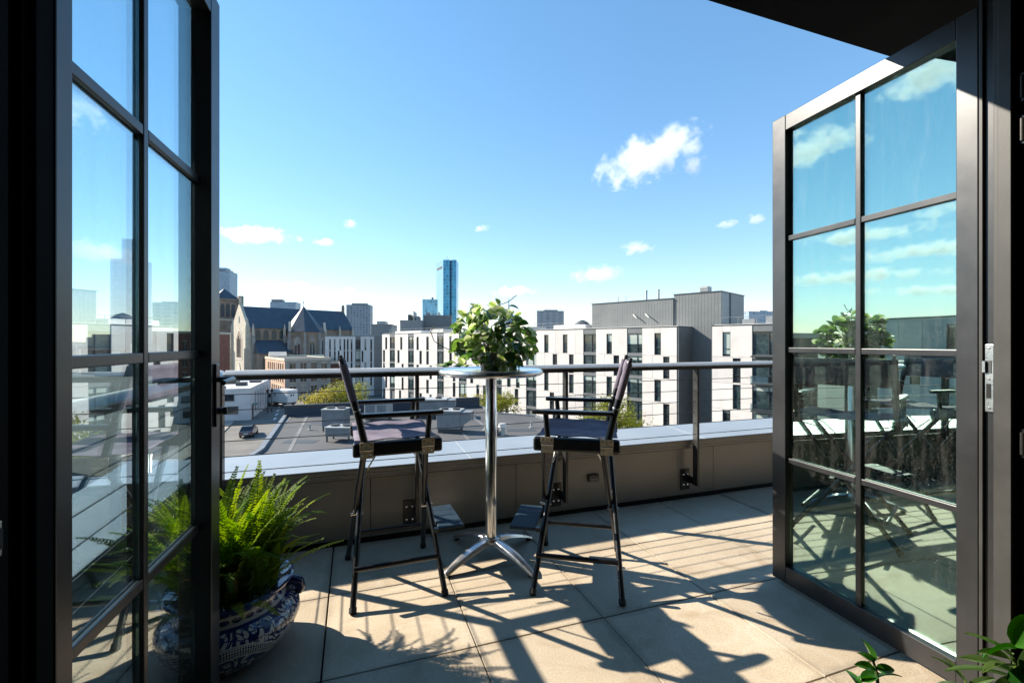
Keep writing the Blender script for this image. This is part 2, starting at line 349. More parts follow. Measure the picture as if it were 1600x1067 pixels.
# stone-like terrace pavers: speckled, with worn stains
def paver_mat():
    m, t, b = nodes('paver')
    tc = add(t, 'ShaderNodeTexCoord'); oi = add(t, 'ShaderNodeObjectInfo')
    vv = add(t, 'ShaderNodeVectorMath', operation='ADD'); t.links.new(tc.outputs['Object'], vv.inputs[0]); t.links.new(oi.outputs['Location'], vv.inputs[1])
    n1 = add(t, 'ShaderNodeTexNoise', Scale=2.2, Detail=6.0, Roughness=0.62); t.links.new(vv.outputs[0], n1.inputs['Vector'])
    n2 = add(t, 'ShaderNodeTexNoise', Scale=160.0, Detail=3.0, Roughness=0.7); t.links.new(vv.outputs[0], n2.inputs['Vector'])
    n3 = add(t, 'ShaderNodeTexNoise', Scale=420.0, Detail=2.0); t.links.new(vv.outputs[0], n3.inputs['Vector'])
    c = ramp(t, n1.outputs[0], [(0.28, (0.42, 0.335, 0.235)), (0.50, (0.52, 0.43, 0.315)), (0.75, (0.58, 0.495, 0.375))]).outputs[0]
    c = mixc(t, 0.55, c, ramp(t, n2.outputs[0], [(0.3, (0.30, 0.28, 0.26)), (0.5, (0.5, 0.5, 0.5)), (0.72, (0.68, 0.67, 0.64))]).outputs[0], 'OVERLAY')
    c = mixc(t, 0.35, c, ramp(t, n3.outputs[0], [(0.35, 0.3), (0.65, 0.7)]).outputs[0], 'OVERLAY')
    ns = add(t, 'ShaderNodeTexNoise', Scale=3.4, Detail=5.0, Distortion=1.2); t.links.new(vv.outputs[0], ns.inputs['Vector'])
    st = ramp(t, ns.outputs[0], [(0.58, 0.0), (0.70, 1.0)])
    c = mixc(t, math_(t, 'MULTIPLY', st.outputs[0], 0.40), c, (0.30, 0.20, 0.11))
    gs = add(t, 'ShaderNodeSeparateXYZ'); t.links.new(tc.outputs['Generated'], gs.inputs[0])
    ex = math_(t, 'MINIMUM', math_(t, 'SUBTRACT', 0.5, math_(t, 'ABSOLUTE', math_(t, 'SUBTRACT', gs.outputs[0], 0.5))), math_(t, 'SUBTRACT', 0.5, math_(t, 'ABSOLUTE', math_(t, 'SUBTRACT', gs.outputs[1], 0.5))))
    dirt = ramp(t, math_(t, 'ADD', ex, math_(t, 'MULTIPLY', math_(t, 'SUBTRACT', n1.outputs[0], 0.5), 0.16)), [(0.0, 1.0), (0.045, 0.0)])      # grime gathered along the slab edges
    c = mixc(t, math_(t, 'MULTIPLY', dirt.outputs[0], 0.38), c, (0.20, 0.165, 0.125))
    wr = add(t, 'ShaderNodeTexVoronoi', Scale=3.1); wr.feature = 'F1'; t.links.new(vv.outputs[0], wr.inputs['Vector'])
    wm = ramp(t, math_(t, 'ADD', wr.outputs['Distance'], math_(t, 'MULTIPLY', ns.outputs[0], 0.5)), [(0.62, 0.0), (0.66, 1.0), (0.70, 0.0)])   # faint dried water rings
    c = mixc(t, math_(t, 'MULTIPLY', wm.outputs[0], 0.14), c, (0.70, 0.66, 0.58))
    k = math_(t, 'MULTIPLY_ADD', oi.outputs['Random'], 0.20, 0.90)
    hs = add(t, 'ShaderNodeHueSaturation'); t.links.new(c, hs.inputs['Color']); t.links.new(k, hs.inputs['Value'])
    t.links.new(hs.outputs[0], b.inputs['Base Color']); b.inputs['Roughness'].default_value = 0.72; b.inputs['Specular IOR Level'].default_value = 0.35
    bp = add(t, 'ShaderNodeBump', Strength=0.35, Distance=0.004); t.links.new(n2.outputs[0], bp.inputs['Height']); t.links.new(bp.outputs[0], b.inputs['Normal'])
paver_mat()

# glazed pot: cobalt scrollwork on white between plain bands
def pot_mat():
    m, t, b = nodes('talavera')
    tc = add(t, 'ShaderNodeTexCoord'); s = add(t, 'ShaderNodeSeparateXYZ'); t.links.new(tc.outputs['Object'], s.inputs[0])
    ang = math_(t, 'ARCTAN2', s.outputs[1], s.outputs[0])
    cmb = add(t, 'ShaderNodeCombineXYZ'); t.links.new(math_(t, 'MULTIPLY', ang, 0.26), cmb.inputs[0]); t.links.new(s.outputs[2], cmb.inputs[1])
    nz = add(t, 'ShaderNodeTexNoise', Scale=9.0, Detail=1.5); t.links.new(cmb.outputs[0], nz.inputs['Vector'])
    off = add(t, 'ShaderNodeVectorMath', operation='SCALE'); t.links.new(nz.outputs['Color'], off.inputs[0]); off.inputs['Scale'].default_value = 0.06
    pv = add(t, 'ShaderNodeVectorMath', operation='ADD'); t.links.new(cmb.outputs[0], pv.inputs[0]); t.links.new(off.outputs[0], pv.inputs[1])
    v1 = add(t, 'ShaderNodeTexVoronoi', Scale=19.0); v1.feature = 'F1'; t.links.new(pv.outputs[0], v1.inputs['Vector'])
    sc1 = math_(t, 'SINE', math_(t, 'MULTIPLY', v1.outputs['Distance'], 17.0))
    v2 = add(t, 'ShaderNodeTexVoronoi', Scale=42.0); v2.feature = 'DISTANCE_TO_EDGE'; t.links.new(pv.outputs[0], v2.inputs['Vector'])
    scroll = math_(t, 'MAXIMUM', math_(t, 'GREATER_THAN', sc1, 0.05), math_(t, 'LESS_THAN', v2.outputs['Distance'], 0.07))
    # leafy medallions: a large swag per side, lattice below it
    sw = math_(t, 'MULTIPLY', math_(t, 'ABSOLUTE', math_(t, 'SINE', math_(t, 'MULTIPLY', ang, 2.5))), 0.07)
    zz = math_(t, 'SUBTRACT', s.outputs[2], sw)
    lat = math_(t, 'GREATER_THAN', math_(t, 'MULTIPLY', math_(t, 'SINE', math_(t, 'MULTIPLY', math_(t, 'ADD', math_(t, 'MULTIPLY', ang, 0.3), zz), 330.0)),
                math_(t, 'SINE', math_(t, 'MULTIPLY', math_(t, 'SUBTRACT', math_(t, 'MULTIPLY', ang, 0.3), zz), 330.0))), 0.0)
    inl = math_(t, 'LESS_THAN', math_(t, 'ABSOLUTE', math_(t, 'SUBTRACT', zz, 0.085)), 0.018)
    pat = math_(t, 'MULTIPLY_ADD', inl, math_(t, 'SUBTRACT', lat, scroll), scroll)
    line = math_(t, 'LESS_THAN', math_(t, 'ABSOLUTE', math_(t, 'SUBTRACT', math_(t, 'ABSOLUTE', math_(t, 'SUBTRACT', zz, 0.085)), 0.022)), 0.003)
    pat = math_(t, 'MULTIPLY', pat, math_(t, 'SUBTRACT', 1.0, line))
    z = s.outputs[2]
    dots = math_(t, 'LESS_THAN', math_(t, 'ADD', math_(t, 'POWER', math_(t, 'MULTIPLY', math_(t, 'SUBTRACT', math_(t, 'FRACT', math_(t, 'MULTIPLY', ang, 4.7746)), 0.5), 0.9), 2.0),
                 math_(t, 'POWER', math_(t, 'DIVIDE', math_(t, 'SUBTRACT', z, 0.242), 0.02), 2.0)), 0.16)
    neck = math_(t, 'GREATER_THAN', z, 0.225); pat = math_(t, 'MULTIPLY_ADD', neck, math_(t, 'SUBTRACT', dots, pat), pat)
    nl = math_(t, 'LESS_THAN', math_(t, 'ABSOLUTE', math_(t, 'SUBTRACT', z, 0.222)), 0.004); pat = math_(t, 'MAXIMUM', pat, nl)
    rim = math_(t, 'GREATER_THAN', z, 0.268); pat = math_(t, 'MAXIMUM', pat, rim)
    foot = math_(t, 'LESS_THAN', z, 0.02); pat = math_(t, 'MAXIMUM', pat, foot)
    n = add(t, 'ShaderNodeTexNoise', Scale=26.0, Detail=3.0); t.links.new(tc.outputs['Object'], n.inputs['Vector'])
    blue = ramp(t, n.outputs[0], [(0.3, (0.006, 0.012, 0.06)), (0.7, (0.018, 0.05, 0.19))]).outputs[0]
    c = mixc(t, pat, (0.62, 0.60, 0.54), blue)
    t.links.new(c, b.inputs['Base Color']); b.inputs['Roughness'].default_value = 0.12; b.inputs['Coat Weight'].default_value = 0.4
    mat('talavera_rim', (0.008, 0.014, 0.07), 0.12, 0.0, 0.3, 20, coat=0.5)
pot_mat()

def cloud_mat():
    m, t, b = nodes('cloud_vapour'); t.nodes.remove(b)
    tc = add(t, 'ShaderNodeTexCoord'); oi = add(t, 'ShaderNodeObjectInfo')
    s = add(t, 'ShaderNodeVectorMath', operation='LENGTH'); t.links.new(tc.outputs['Object'], s.inputs[0])
    # noise in world metres so every cloud has the same grain for its size
    geo = add(t, 'ShaderNodeNewGeometry')
    n = add(t, 'ShaderNodeTexNoise', Scale=0.0095, Detail=7.0, Roughness=0.66); t.links.new(geo.outputs['Position'], n.inputs['Vector'])
    d = math_(t, 'ADD', math_(t, 'SUBTRACT', 1.0, s.outputs['Value']), math_(t, 'MULTIPLY', math_(t, 'SUBTRACT', n.outputs[0], 0.60), 3.4))
    den = math_(t, 'MULTIPLY', math_(t, 'MINIMUM', math_(t, 'MAXIMUM', d, 0.0), 0.6), 0.026)
    pv = add(t, 'ShaderNodeVolumePrincipled'); pv.inputs['Color'].default_value = (1, 1, 1, 1); pv.inputs['Anisotropy'].default_value = 0.3
    t.links.new(den, pv.inputs['Density'])
    t.links.new(pv.outputs[0], t.nodes['Material Output'].inputs['Volume'])
    m.cycles.volume_sampling = 'MULTIPLE_IMPORTANCE'
cloud_mat()

# ================================================================== THE SETTING
GZ = -12.0
g = MB().box(-25000, 25000, -25000, 25000, GZ - 2, GZ).build('ground', 'terrain'); tag(g, kind='structure')

# ---- terrace floor: pavers on pedestals over a dark void
deck = MB().box(-0.98, 6.0, 0.92, 2.955, -0.30, -0.03).build('terrace_floor', 'black_gap'); tag(deck, kind='structure')
JX, JY, T = -0.112, 1.774, 0.5805
cache = {}
for i in range(-2, 11):
    for j in range(-2, 2):
        x0, x1 = JX + i * T, JX + (i + 1) * T
        y0, y1 = JY + j * T, JY + (j + 1) * T
        x0 = max(x0, -0.86); y0 = max(y0, 0.95); y1 = min(y1, 2.925)
        if x1 <= x0 + 0.02 or y1 <= y0 + 0.02 or x0 > 5.6: continue
        gx = 0.0045 if i == 0 else 0.0022
        dx, dy = x1 - x0, y1 - y0
        key = (round(dx, 3), round(dy, 3), gx)
        if key not in cache:
            b = MB().box(gx, dx - 0.0022, 0.0022, dy - 0.0022, -0.03, 0.0)
            o = b.build('paver', 'paver', deck, bevel=0.002, seg=1); cache[key] = o.data
        else:
            o = link('paver', cache[key], deck, 0.002, 1)
        o.location = (x0, y0, rnd.uniform(-0.0012, 0.0012)); o.rotation_euler = (rnd.uniform(-.0012, .0012), rnd.uniform(-.0012, .0012), 0)

# ---- the room we look out of
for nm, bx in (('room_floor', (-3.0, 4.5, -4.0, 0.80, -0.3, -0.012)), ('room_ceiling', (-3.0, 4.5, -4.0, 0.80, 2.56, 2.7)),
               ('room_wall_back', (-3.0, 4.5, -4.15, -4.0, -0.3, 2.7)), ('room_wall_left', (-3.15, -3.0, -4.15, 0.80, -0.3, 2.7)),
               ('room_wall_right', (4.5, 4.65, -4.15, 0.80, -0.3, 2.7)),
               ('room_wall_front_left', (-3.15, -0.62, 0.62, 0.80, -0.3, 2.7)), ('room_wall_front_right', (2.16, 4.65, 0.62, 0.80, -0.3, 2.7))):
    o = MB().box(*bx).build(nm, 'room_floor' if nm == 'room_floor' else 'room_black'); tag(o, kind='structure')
o = MB().box(-3.2, -0.62, 0.802, 0.94, -0.3, 2.525).build('facade_wall_left', 'facade_metal'); tag(o, kind='structure')
o = MB().box(2.16, 6.4, 0.802, 0.94, -0.3, 2.525).build('facade_wall_right', 'facade_metal'); tag(o, kind='structure')
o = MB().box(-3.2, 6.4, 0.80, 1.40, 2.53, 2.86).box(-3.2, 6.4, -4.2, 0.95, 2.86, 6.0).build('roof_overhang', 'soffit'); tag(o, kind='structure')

# ---- door frame
fr = thing('door_frame', 'black metal frame of the double doors around the opening', 'door frame', (0, 0.80, 0))
MB().box(-0.62, 2.16, 0.0, 0.14, 2.405, 2.525).build('head', 'black_frame', fr)
MB().box(-0.62, 2.16, 0.0, 0.135, -0.02, 0.012).build('threshold', 'bronze_jamb', fr, bevel=0.003)
# right jamb: stepped strips side by side
def strip(nm, x0, y0, y1, m, x1=2.155):
    return MB().box(x0, x1, y0, y1, 0.013, 2.404).build(nm, m, fr, bevel=0.0015)
strip('jamb_stop', 1.986, 0.118, 0.128, 'bronze_jamb'); 
strip('jamb_channel', 1.998, 0.092, 0.118, 'black_frame')
strip('jamb_return', 1.988, 0.078, 0.092, 'bronze_jamb')
strip('jamb', 1.980, 0.046, 0.078, 'bronze_jamb')
strip('jamb_liner', 2.01, 0.0, 0.046, 'room_black')
for k, (z0, z1) in enumerate(((0.0, 0.0),)): pass
sp = MB().box(1.992, 1.998, 0.093, 0.115, 0.99, 1.213).build('strike_plate', 'steel', fr, bevel=0.001); tag(sp, 'pale steel strike plate on the right jamb')
MB().box(1.9905, 1.992, 0.100, 0.111, 1.035, 1.083).build('bolt_slot', 'black_gap', sp)
MB().box(1.9905, 1.992, 0.098, 0.113, 1.118, 1.160).build('latch_slot', 'hvac_dark', sp)
MB().box(1.983, 1.992, 0.111, 0.118, 1.120, 1.158).build('latch_lip', 'steel', sp)
for z in (1.002, 1.098, 1.20):
    MB().lathe([(0.0035, -0.001), (0.0042, 0), (0.003, 0.0016)], 10).build('screw', 'chrome', sp, True).matrix_local = Matrix.Translation((1.992, 0.104, z)) @ Matrix.Rotation(R(-90), 4, 'Y')
def hinge(x, y, z, sgn):
    h = MB().tube([(x, y, z - 0.035), (x, y, z + 0.035)], 0.007, 10).build('hinge', 'post_metal', fr, True)
    MB().box(min(x, x + sgn*0.03), max(x, x + sgn*0.03), y - 0.003, y + 0.003, z - 0.045, z - 0.025).box(min(x, x + sgn*0.03), max(x, x + sgn*0.03), y - 0.003, y + 0.003, z + 0.025, z + 0.045).build('hinge_leaf', 'post_metal', h)
for z in (1.895, 2.03, 0.90): hinge(2.004, 0.030, z, 1)
# left jamb: shade on this side is put into a near-black colour
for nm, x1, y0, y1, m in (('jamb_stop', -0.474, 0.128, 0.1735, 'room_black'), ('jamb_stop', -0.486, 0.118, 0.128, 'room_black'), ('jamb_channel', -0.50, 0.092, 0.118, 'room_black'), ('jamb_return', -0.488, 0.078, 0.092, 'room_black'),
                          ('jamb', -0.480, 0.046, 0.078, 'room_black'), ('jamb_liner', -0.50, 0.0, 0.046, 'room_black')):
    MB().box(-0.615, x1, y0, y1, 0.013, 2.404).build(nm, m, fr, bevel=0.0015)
lp = MB().box(-0.480, -0.476, 0.048, 0.058, 0.915, 0.965).build('catch_plate', 'steel', fr, bevel=0.001)
MB().box(-0.4765, -0.474, 0.050, 0.056, 0.925, 0.955).build('catch_slot', 'black_gap', lp)

# ================================================================== FRENCH DOORS
def french_door(label, hinge_xy, rz, side, recess, glass, hx=0.030, hw=0.062):
    # local x runs from the hinge to the free edge, the room-side face lies at y = 0, the leaf is 0.058 thick
    d = thing('french_door', label, 'door', (hinge_xy[0], hinge_xy[1], 0), rz, 'double doors folded open onto the terrace')
    Wd, TH, z0, z1 = 0.872, 0.058, 0.022, 2.352
    def bx(nm, x0, x1, d0, d1, za, zb, m='black_frame', p=d, bv=0.0025):
        ya, yb = sorted((side * d0, side * d1))
        return MB().box(x0, x1, ya, yb, za, zb).build(nm, m, p, bevel=bv)
    bx('stile', hx, hx + hw, 0, TH, z0, z1); bx('stile', Wd - 0.078, Wd, 0, TH, z0, z1)
    bx('rail', hx + hw + 0.0005, Wd - 0.0785, 0.0008, TH - 0.0008, z0, 0.105); bx('rail', hx + hw + 0.0005, Wd - 0.0785, 0.0008, TH - 0.0008, 2.276, z1)
    gx0, gx1, gz0, gz1 = hx + hw + 0.0005, Wd - 0.0785, 0.1055, 2.2755
    xm = (gx0 + gx1) / 2; zs = [gz0, 0.632, 1.182, 1.738, gz1]
    bx('muntin', xm - 0.0115, xm + 0.0115, max(0.004, recess - 0.013), recess - 0.001, gz0, gz1)
    for z in zs[1:4]:
        bx('muntin', gx0, xm - 0.013, max(0.0045, recess - 0.0125), recess - 0.001, z - 0.0125, z + 0.0125); bx('muntin', xm + 0.013, gx1, max(0.0045, recess - 0.0125), recess - 0.001, z - 0.0125, z + 0.0125)
    for k in range(4):
        for (xa, xb) in ((gx0, xm), (xm, gx1)):
            p = bx('pane', xa + 0.001, xb - 0.001, recess, recess + 0.006, zs[k] + 0.001, zs[k+1] - 0.001, glass, bv=0)
            if glass == 'door_glass_coated':
                bx('pane', xa + 0.001, xb - 0.001, recess + 0.016, recess + 0.020, zs[k] + 0.001, zs[k+1] - 0.001, 'door_glass_inner', bv=0)
    r1 = recess + (0.0205 if glass == 'door_glass_coated' else 0.0065)
    for z in zs[1:4]:
        bx('muntin', gx0, gx1, r1, TH - 0.002, z - 0.0115, z + 0.0115)
    bx('muntin', xm - 0.0115, xm + 0.0115, r1 + 0.0003, TH - 0.0015, gz0, gz1)
    return d, bx, Wd, TH
RZ = R(86.6)
dl, bxl, Wd, TH = french_door('left door leaf with lever handle standing open before the fern', (-0.476, 0.90), RZ, 1, 0.046, 'door_glass', 0.074, 0.044)
# lever set on the left leaf
hd = MB().box(Wd - 0.058, Wd - 0.022, -0.008, 0.0, 0.945, 1.15).build('handle_plate', 'chair_black', dl, bevel=0.003)
MB().tube([(Wd - 0.04, -0.006, 1.098), (Wd - 0.04, -0.052, 1.098)], 0.009, 12).tube([(Wd - 0.04, -0.050, 1.098), (Wd - 0.06, -0.056, 1.098), (Wd - 0.155, -0.056, 1.096)], [0.0095, 0.0095, 0.008], 12).build('lever', 'chair_black', hd, True)
MB().tube([(Wd - 0.04, -0.006, 0.995), (Wd - 0.04, -0.024, 0.995)], 0.011, 12).box(Wd - 0.043, Wd - 0.037, -0.034, -0.022, 0.983, 1.007).build('thumb_turn', 'chair_black', hd, True)
MB().box(Wd - 0.058, Wd - 0.022, TH, TH + 0.008, 0.945, 1.15).tube([(Wd - 0.04, TH, 1.098), (Wd - 0.04, TH + 0.05, 1.098), (Wd - 0.15, TH + 0.052, 1.096)], 0.009, 10).build('outer_handle', 'chair_black', dl, bevel=0.002)
drr, bxr, _, _ = french_door('right door leaf standing open in front of the grey parapet', (1.985, 0.90), RZ, -1, 0.026, 'door_glass_coated')

# ================================================================== PARAPET AND RAILING
par = thing('parapet_wall', 'low grey metal clad parapet with pale blue coping round the terrace', 'parapet', (0, 2.94, 0))
MB().box(-1.30, 6.2, 0.02, 0.42, GZ + 0.01, 0.395).box(-1.28, -0.90, -2.5, 0.02, GZ + 0.01, 0.395).build('core', 'black_gap', par)
xs = [-0.86, 0.10, 1.055, 1.775, 2.75, 3.70, 4.66, 5.6]
for a, b in zip(xs, xs[1:]):
    MB().box(a + 0.0015, b - 0.0015, 0.0, 0.0195, 0.024, 0.385).build('wall_panel', 'parapet_panel', par, bevel=0.001, seg=1)
ys = [-2.04, -1.0, -0.0005]
for a, b in zip(ys, ys[1:]):
    MB().box(-0.8995, -0.88, a + 0.0015, b - 0.0015, 0.024, 0.385).build('wall_panel', 'parapet_panel', par, bevel=0.001, seg=1)
# drip fascia, then coping sheets with standing joints
MB().box(-0.845, 6.0, -0.038, 0.02, 0.397, 0.428).box(-0.843, 6.0, -0.046, 0.02, 0.430, 0.457).box(-0.902, -0.845, -2.04, 0.0, 0.397, 0.457).build('fascia', 'fascia', par, bevel=0.002)
cj = [-1.32, 0.72, 2.62, 4.4, 6.2]
for k, (a, b) in enumerate(zip(cj, cj[1:])):
    c = MB()
    a2 = a + (0.0015 if k else 0); b2 = b - 0.0015
    c.v = [(a2, -0.05, 0.458), (b2, -0.05, 0.458), (b2, 0.44, 0.476), (a2, 0.44, 0.476), (a2, -0.05, 0.464), (b2, -0.05, 0.464), (b2, 0.44, 0.482), (a2, 0.44, 0.482)]
    if k == 0:
        c.v = [(-1.32, -0.05, 0.458)] + c.v[1:]
    c.f = [(0,3,2,1),(4,5,6,7),(0,1,5,4),(1,2,6,5),(2,3,7,6),(3,0,4,7)]; c.m = [0] * 6
    c.build('coping', 'coping', par, bevel=0.0015, seg=1)
MB().box(-1.32, -0.852, -2.5, -0.052, 0.458, 0.466).build('coping', 'coping', par, bevel=0.0015, seg=1)
wl = MB().box(1.606, 1.690, -0.022, -0.0005, 0.212, 0.262).build('step_light', 'post_metal', par, bevel=0.004); tag(wl, 'small black step light on the parapet face')
MB().box(1.616, 1.680, -0.0235, -0.022, 0.222, 0.236).build('lens', 'hvac', wl)

rl = thing('railing', 'cable railing with flat metal handrail along the parapet', 'railing', (0, 2.85, 0))
# handrail: rounded cap over a dark channel
def capprof(w, h): return [(math.cos(a) * w, math.sin(a) * h) for a in [R(x) for x in range(0, 181, 15)]]
def sweep_cap(axis, a, b, c0):
    m = MB(); pr = [(-0.036, -0.0065), (0.036, -0.0065), (0.036, 0.0), (0.014, 0.019), (0.010, 0.021), (-0.010, 0.021), (-0.014, 0.019), (-0.036, 0.0)]
    n = len(pr); pts = []
    for t in (a, b):
        for (u, z) in pr: pts.append((t, c0 + u, 1.046 + z) if axis == 'x' else (c0 + u, t, 1.046 + z))
    m.v = pts; m.f = [tuple(range(n)), tuple(reversed(range(n, 2*n)))] + [(i, (i+1) % n, n + (i+1) % n, n + i) for i in range(n)]; m.m = [0] * len(m.f)
    return m
sweep_cap('x', -0.655, 5.9, 0.0).build('handrail', 'rail_metal', rl, True)
sweep_cap('y', -1.95, 0.034, -0.69).build('handrail', 'rail_metal', rl, True)
MB().box(-0.655, 5.9, -0.024, 0.024, 1.014, 1.0395).box(-0.714, -0.666, -1.95, 0.024, 1.014, 1.0395).build('handrail_channel', 'post_metal', rl)
zc = [0.935 - 0.0845 * i for i in range(7)]
def post(x, y, inner):
    # two flat bars with a foot bracket bolted back to the parapet
    p = MB()
    p.box(x - 0.010, x + 0.010, y - 0.026, y + 0.026, 0.115, 1.0135) if inner == 'y' else p.box(x - 0.026, x + 0.026, y - 0.010, y + 0.010, 0.115, 1.0135)
    o = p.build('post', 'post_metal', rl, bevel=0.002)
    if inner == 'y':
        b = MB().box(x - 0.075, x + 0.008, 0.079, 0.0895, 0.065, 0.225).box(x - 0.009, x + 0.009, 0.0265, 0.079, 0.12, 0.17).build('bracket', 'chair_black', o, bevel=0.002)
        for bx_ in (x - 0.055, x - 0.018):
            for z in (0.105, 0.185):
                q = MB().lathe([(0.0095, 0), (0.0095, 0.004), (0.006, 0.009), (0.0, 0.010)], 12, cap=False).build('bolt', 'chrome', o, True); q.location = (bx_, 0.079, z); q.rotation_euler = (R(90), 0, 0)
    else:
        b = MB().box(-0.8795, -0.869, y - 0.075, y + 0.008, 0.065, 0.225).box(-0.869, x - 0.0265, y - 0.009, y + 0.009, 0.12, 0.17).build('bracket', 'chair_black', o, bevel=0.002)
    return o
for x in (-0.675, 0.372, 1.385, 2.50, 3.58, 4.66): post(x, 0.0, 'y')
for y in (-0.98, -1.9): post(-0.69, y, 'x')
for z in zc:
    MB().tube([(-0.68, 0, z), (5.9, 0, z)], 0.0026, 6).build('cable', 'cable', rl, True)
    MB().tube([(-0.69, -1.95, z), (-0.69, 0.0, z)], 0.0026, 6).build('cable', 'cable', rl, True)
MB().box(5.88, 5.93, -0.03, 0.03, 0.46, 1.0135).build('end_post', 'post_metal', rl)

# ================================================================== TALL DIRECTOR CHAIRS
def director_chair():
    c = thing('director_chair', 'x', 'chair', group='tall folding director chairs at the bar table')
    hw, SY = 0.21, 0.255
    for s in (-1, 1):
        y = s * SY
        rail_ = MB().box(-0.205, 0.205, y - 0.019, y + 0.019, 0.695, 0.762).build('seat_rail', 'chair_black', c, bevel=0.012, seg=3)
        for xx in (-0.145, 0.135):
            q = MB().box(xx - 0.031, xx + 0.031, y + s * 0.0195 - 0.0015, y + s * 0.0195 + 0.0015, 0.728, 0.764).build('latch', 'brass', c, bevel=0.001)
            MB().box(xx - 0.029, xx + 0.029, y + s * 0.0195 - 0.0012, y + s * 0.0195 + 0.0012, 0.690, 0.7265).build('latch_leaf', 'brass', q)
            MB().tube([(xx - 0.030, y + s * 0.021, 0.7273), (xx + 0.030, y + s * 0.021, 0.7273)], 0.003, 6).build('latch_pin', 'steel', q, True)
            for (dx, z) in ((-0.02, 0.752), (0.02, 0.752), (0, 0.742), (-0.018, 0.704), (0.018, 0.704)):
                k = MB().lathe([(0.0035, 0), (0.002, 0.0016)], 8).build('rivet', 'chair_black' if z > 0.73 else 'chrome', q); k.location = (xx + dx, y + s * 0.021, z); k.rotation_euler = (R(-90 * s), 0, 0)
        # back upright leaning rearwards, with swivel collar
        MB().tube([(-0.152, y, 0.755), (-0.178, y, 0.87), (-0.243, y, 1.11), (-0.250, y, 1.128)], [0.0165, 0.0165, 0.0150, 0.0105], 12, flat=1.0).build('upright', 'chair_black', c, True)
        MB().tube([(-0.249, y, 1.124), (-0.256, y, 1.147)], [0.010, 0.0085], 10).build('upright_cap', 'rubber', c, True)
        MB().tube([(-0.1855, y, 0.905), (-0.188, y, 0.912)], 0.0175, 12).build('collar', 'steel', c, True)
        # arm: shaped board on a front post
        arm = MB().prism([(-0.170, y - 0.022), (0.15, y - 0.026), (0.212, y - 0.016), (0.212, y + 0.016), (0.15, y + 0.026), (-0.170, y + 0.022)], 0.873, 0.893).build('arm', 'chair_black', c, bevel=0.006, seg=2)
        MB().tube([(0.135, y, 0.755), (0.145, y, 0.874)], 0.0135, 10).build('arm_post', 'chair_black', c, True)
    # scissor legs: each runs from one seat rail down to the foot on the other side
    for e in (-1, 1):
        for s in (-1, 1):
            off = 0.014 * s
            top = Vector((e * 0.142 + off, s * (SY - 0.015), 0.70)); bot = Vector((e * hw + off * 0.4, -s * 0.276, 0.014))
            lg = MB().tube([top, bot], [0.0150, 0.0140], 12).build('leg', 'chair_black', c, True)
            d = (bot - top).normalized()
            MB().tube([bot - d * 0.012, bot + d * 0.010], 0.0172, 12).build('foot_cap', 'rubber', lg, True)
        MB().tube([(e * 0.178 - 0.03, 0, 0.349), (e * 0.178 + 0.03, 0, 0.349)], 0.007, 8).build('pivot_bolt', 'steel', c, True)
    for s in (-1, 1):
        MB().tube([(-0.198, s * 0.212, 0.165), (0.198, s * 0.212, 0.165)], 0.0125, 10).build('stretcher', 'chair_black', c, True)
        for e in (-1, 1):   # thin folding stay under the seat
            MB().tube([(e * 0.125, s * 0.235, 0.692), (e * 0.10, s * 0.16, 0.672), (e * 0.13, s * 0.10, 0.60)], 0.0045, 6).build('stay', 'steel', c, True)
    # footrest board in front
    fb = MB().box(0.212, 0.345, -0.155, 0.165, 0.262, 0.279).build('footrest', 'footrest', c, bevel=0.004)
    MB().box(0.19, 0.212, -0.15, -0.125, 0.255, 0.275).box(0.19, 0.212, 0.13, 0.155, 0.255, 0.275).build('footrest_bracket', 'chair_black', fb)
    # seat sling and back sling, with sag and creases
    m = MB(); nx, ny = 15, 21
    for i in range(nx):
        for j in range(ny):
            x = -0.195 + 0.39 * i / (nx - 1); v = j / (ny - 1) * 2 - 1; y = v * (SY - 0.005)
            z = 0.770 - 0.020 * (1 - v * v) + 0.004 * math.sin(v * 9 + x * 6) * (1 - v * v) + 0.003 * math.sin(x * 38 + v * 3)
            m.v.append((x, y, z))
    for i in range(nx - 1):
        for j in range(ny - 1):
            a = i * ny + j; m.f.append((a, a + ny, a + ny + 1, a + 1)); m.m.append(0)
    o = m.build('seat_sling', 'canvas', c, True); sd = o.modifiers.new('thick', 'SOLIDIFY'); sd.thickness = 0.004; sd.offset = -1
    m = MB(); nx, ny = 9, 25
    for i in range(nx):
        for j in range(ny):
            w = i / (nx - 1); v = j / (ny - 1) * 2 - 1; z = 0.955 + 0.165 * w
            xl = -0.178 - 0.065 * (z - 0.87) / 0.24
            wrap = max(0.0, abs(v) - 0.93) / 0.07
            x = xl - 0.006 - 0.010 * (1 - v * v) + 0.003 * math.sin(v * 11 + w * 5) - 0.002 * math.sin(w * 14)
            y = v * (SY + 0.014)
            if wrap > 0: x += 0.010 * wrap
            m.v.append((x, y, z))
    for i in range(nx - 1):
        for j in range(ny - 1):
            a = i * ny + j; m.f.append((a, a + 1, a + ny + 1, a + ny)); m.m.append(0)
    o = m.build('back_sling', 'canvas', c, True); sd = o.modifiers.new('thick', 'SOLIDIFY'); sd.thickness = 0.005; sd.offset = 1
    for s in (-1, 1):   # canvas sleeve round each upright
        MB().tube([(-0.178 - 0.065 * (z - 0.87) / 0.24, s * SY, z) for z in (0.952, 1.0, 1.06, 1.122)], [0.0172, 0.0178, 0.0175, 0.0170], 12).build('sleeve', 'canvas', c, True)
    return c
ch1 = director_chair(); ch1.location = (0.195, 2.45, 0.001); ch1.rotation_euler = (0, 0, R(1.5))
ch1['label'] = 'tall black director chair left of the bar table, facing right'
ch2 = copy_tree(ch1); ch2.location = (1.137, 2.174, 0.001); ch2.rotation_euler = (0, 0, R(149))
ch2['label'] = 'tall black director chair right of the bar table, turned to the railing'

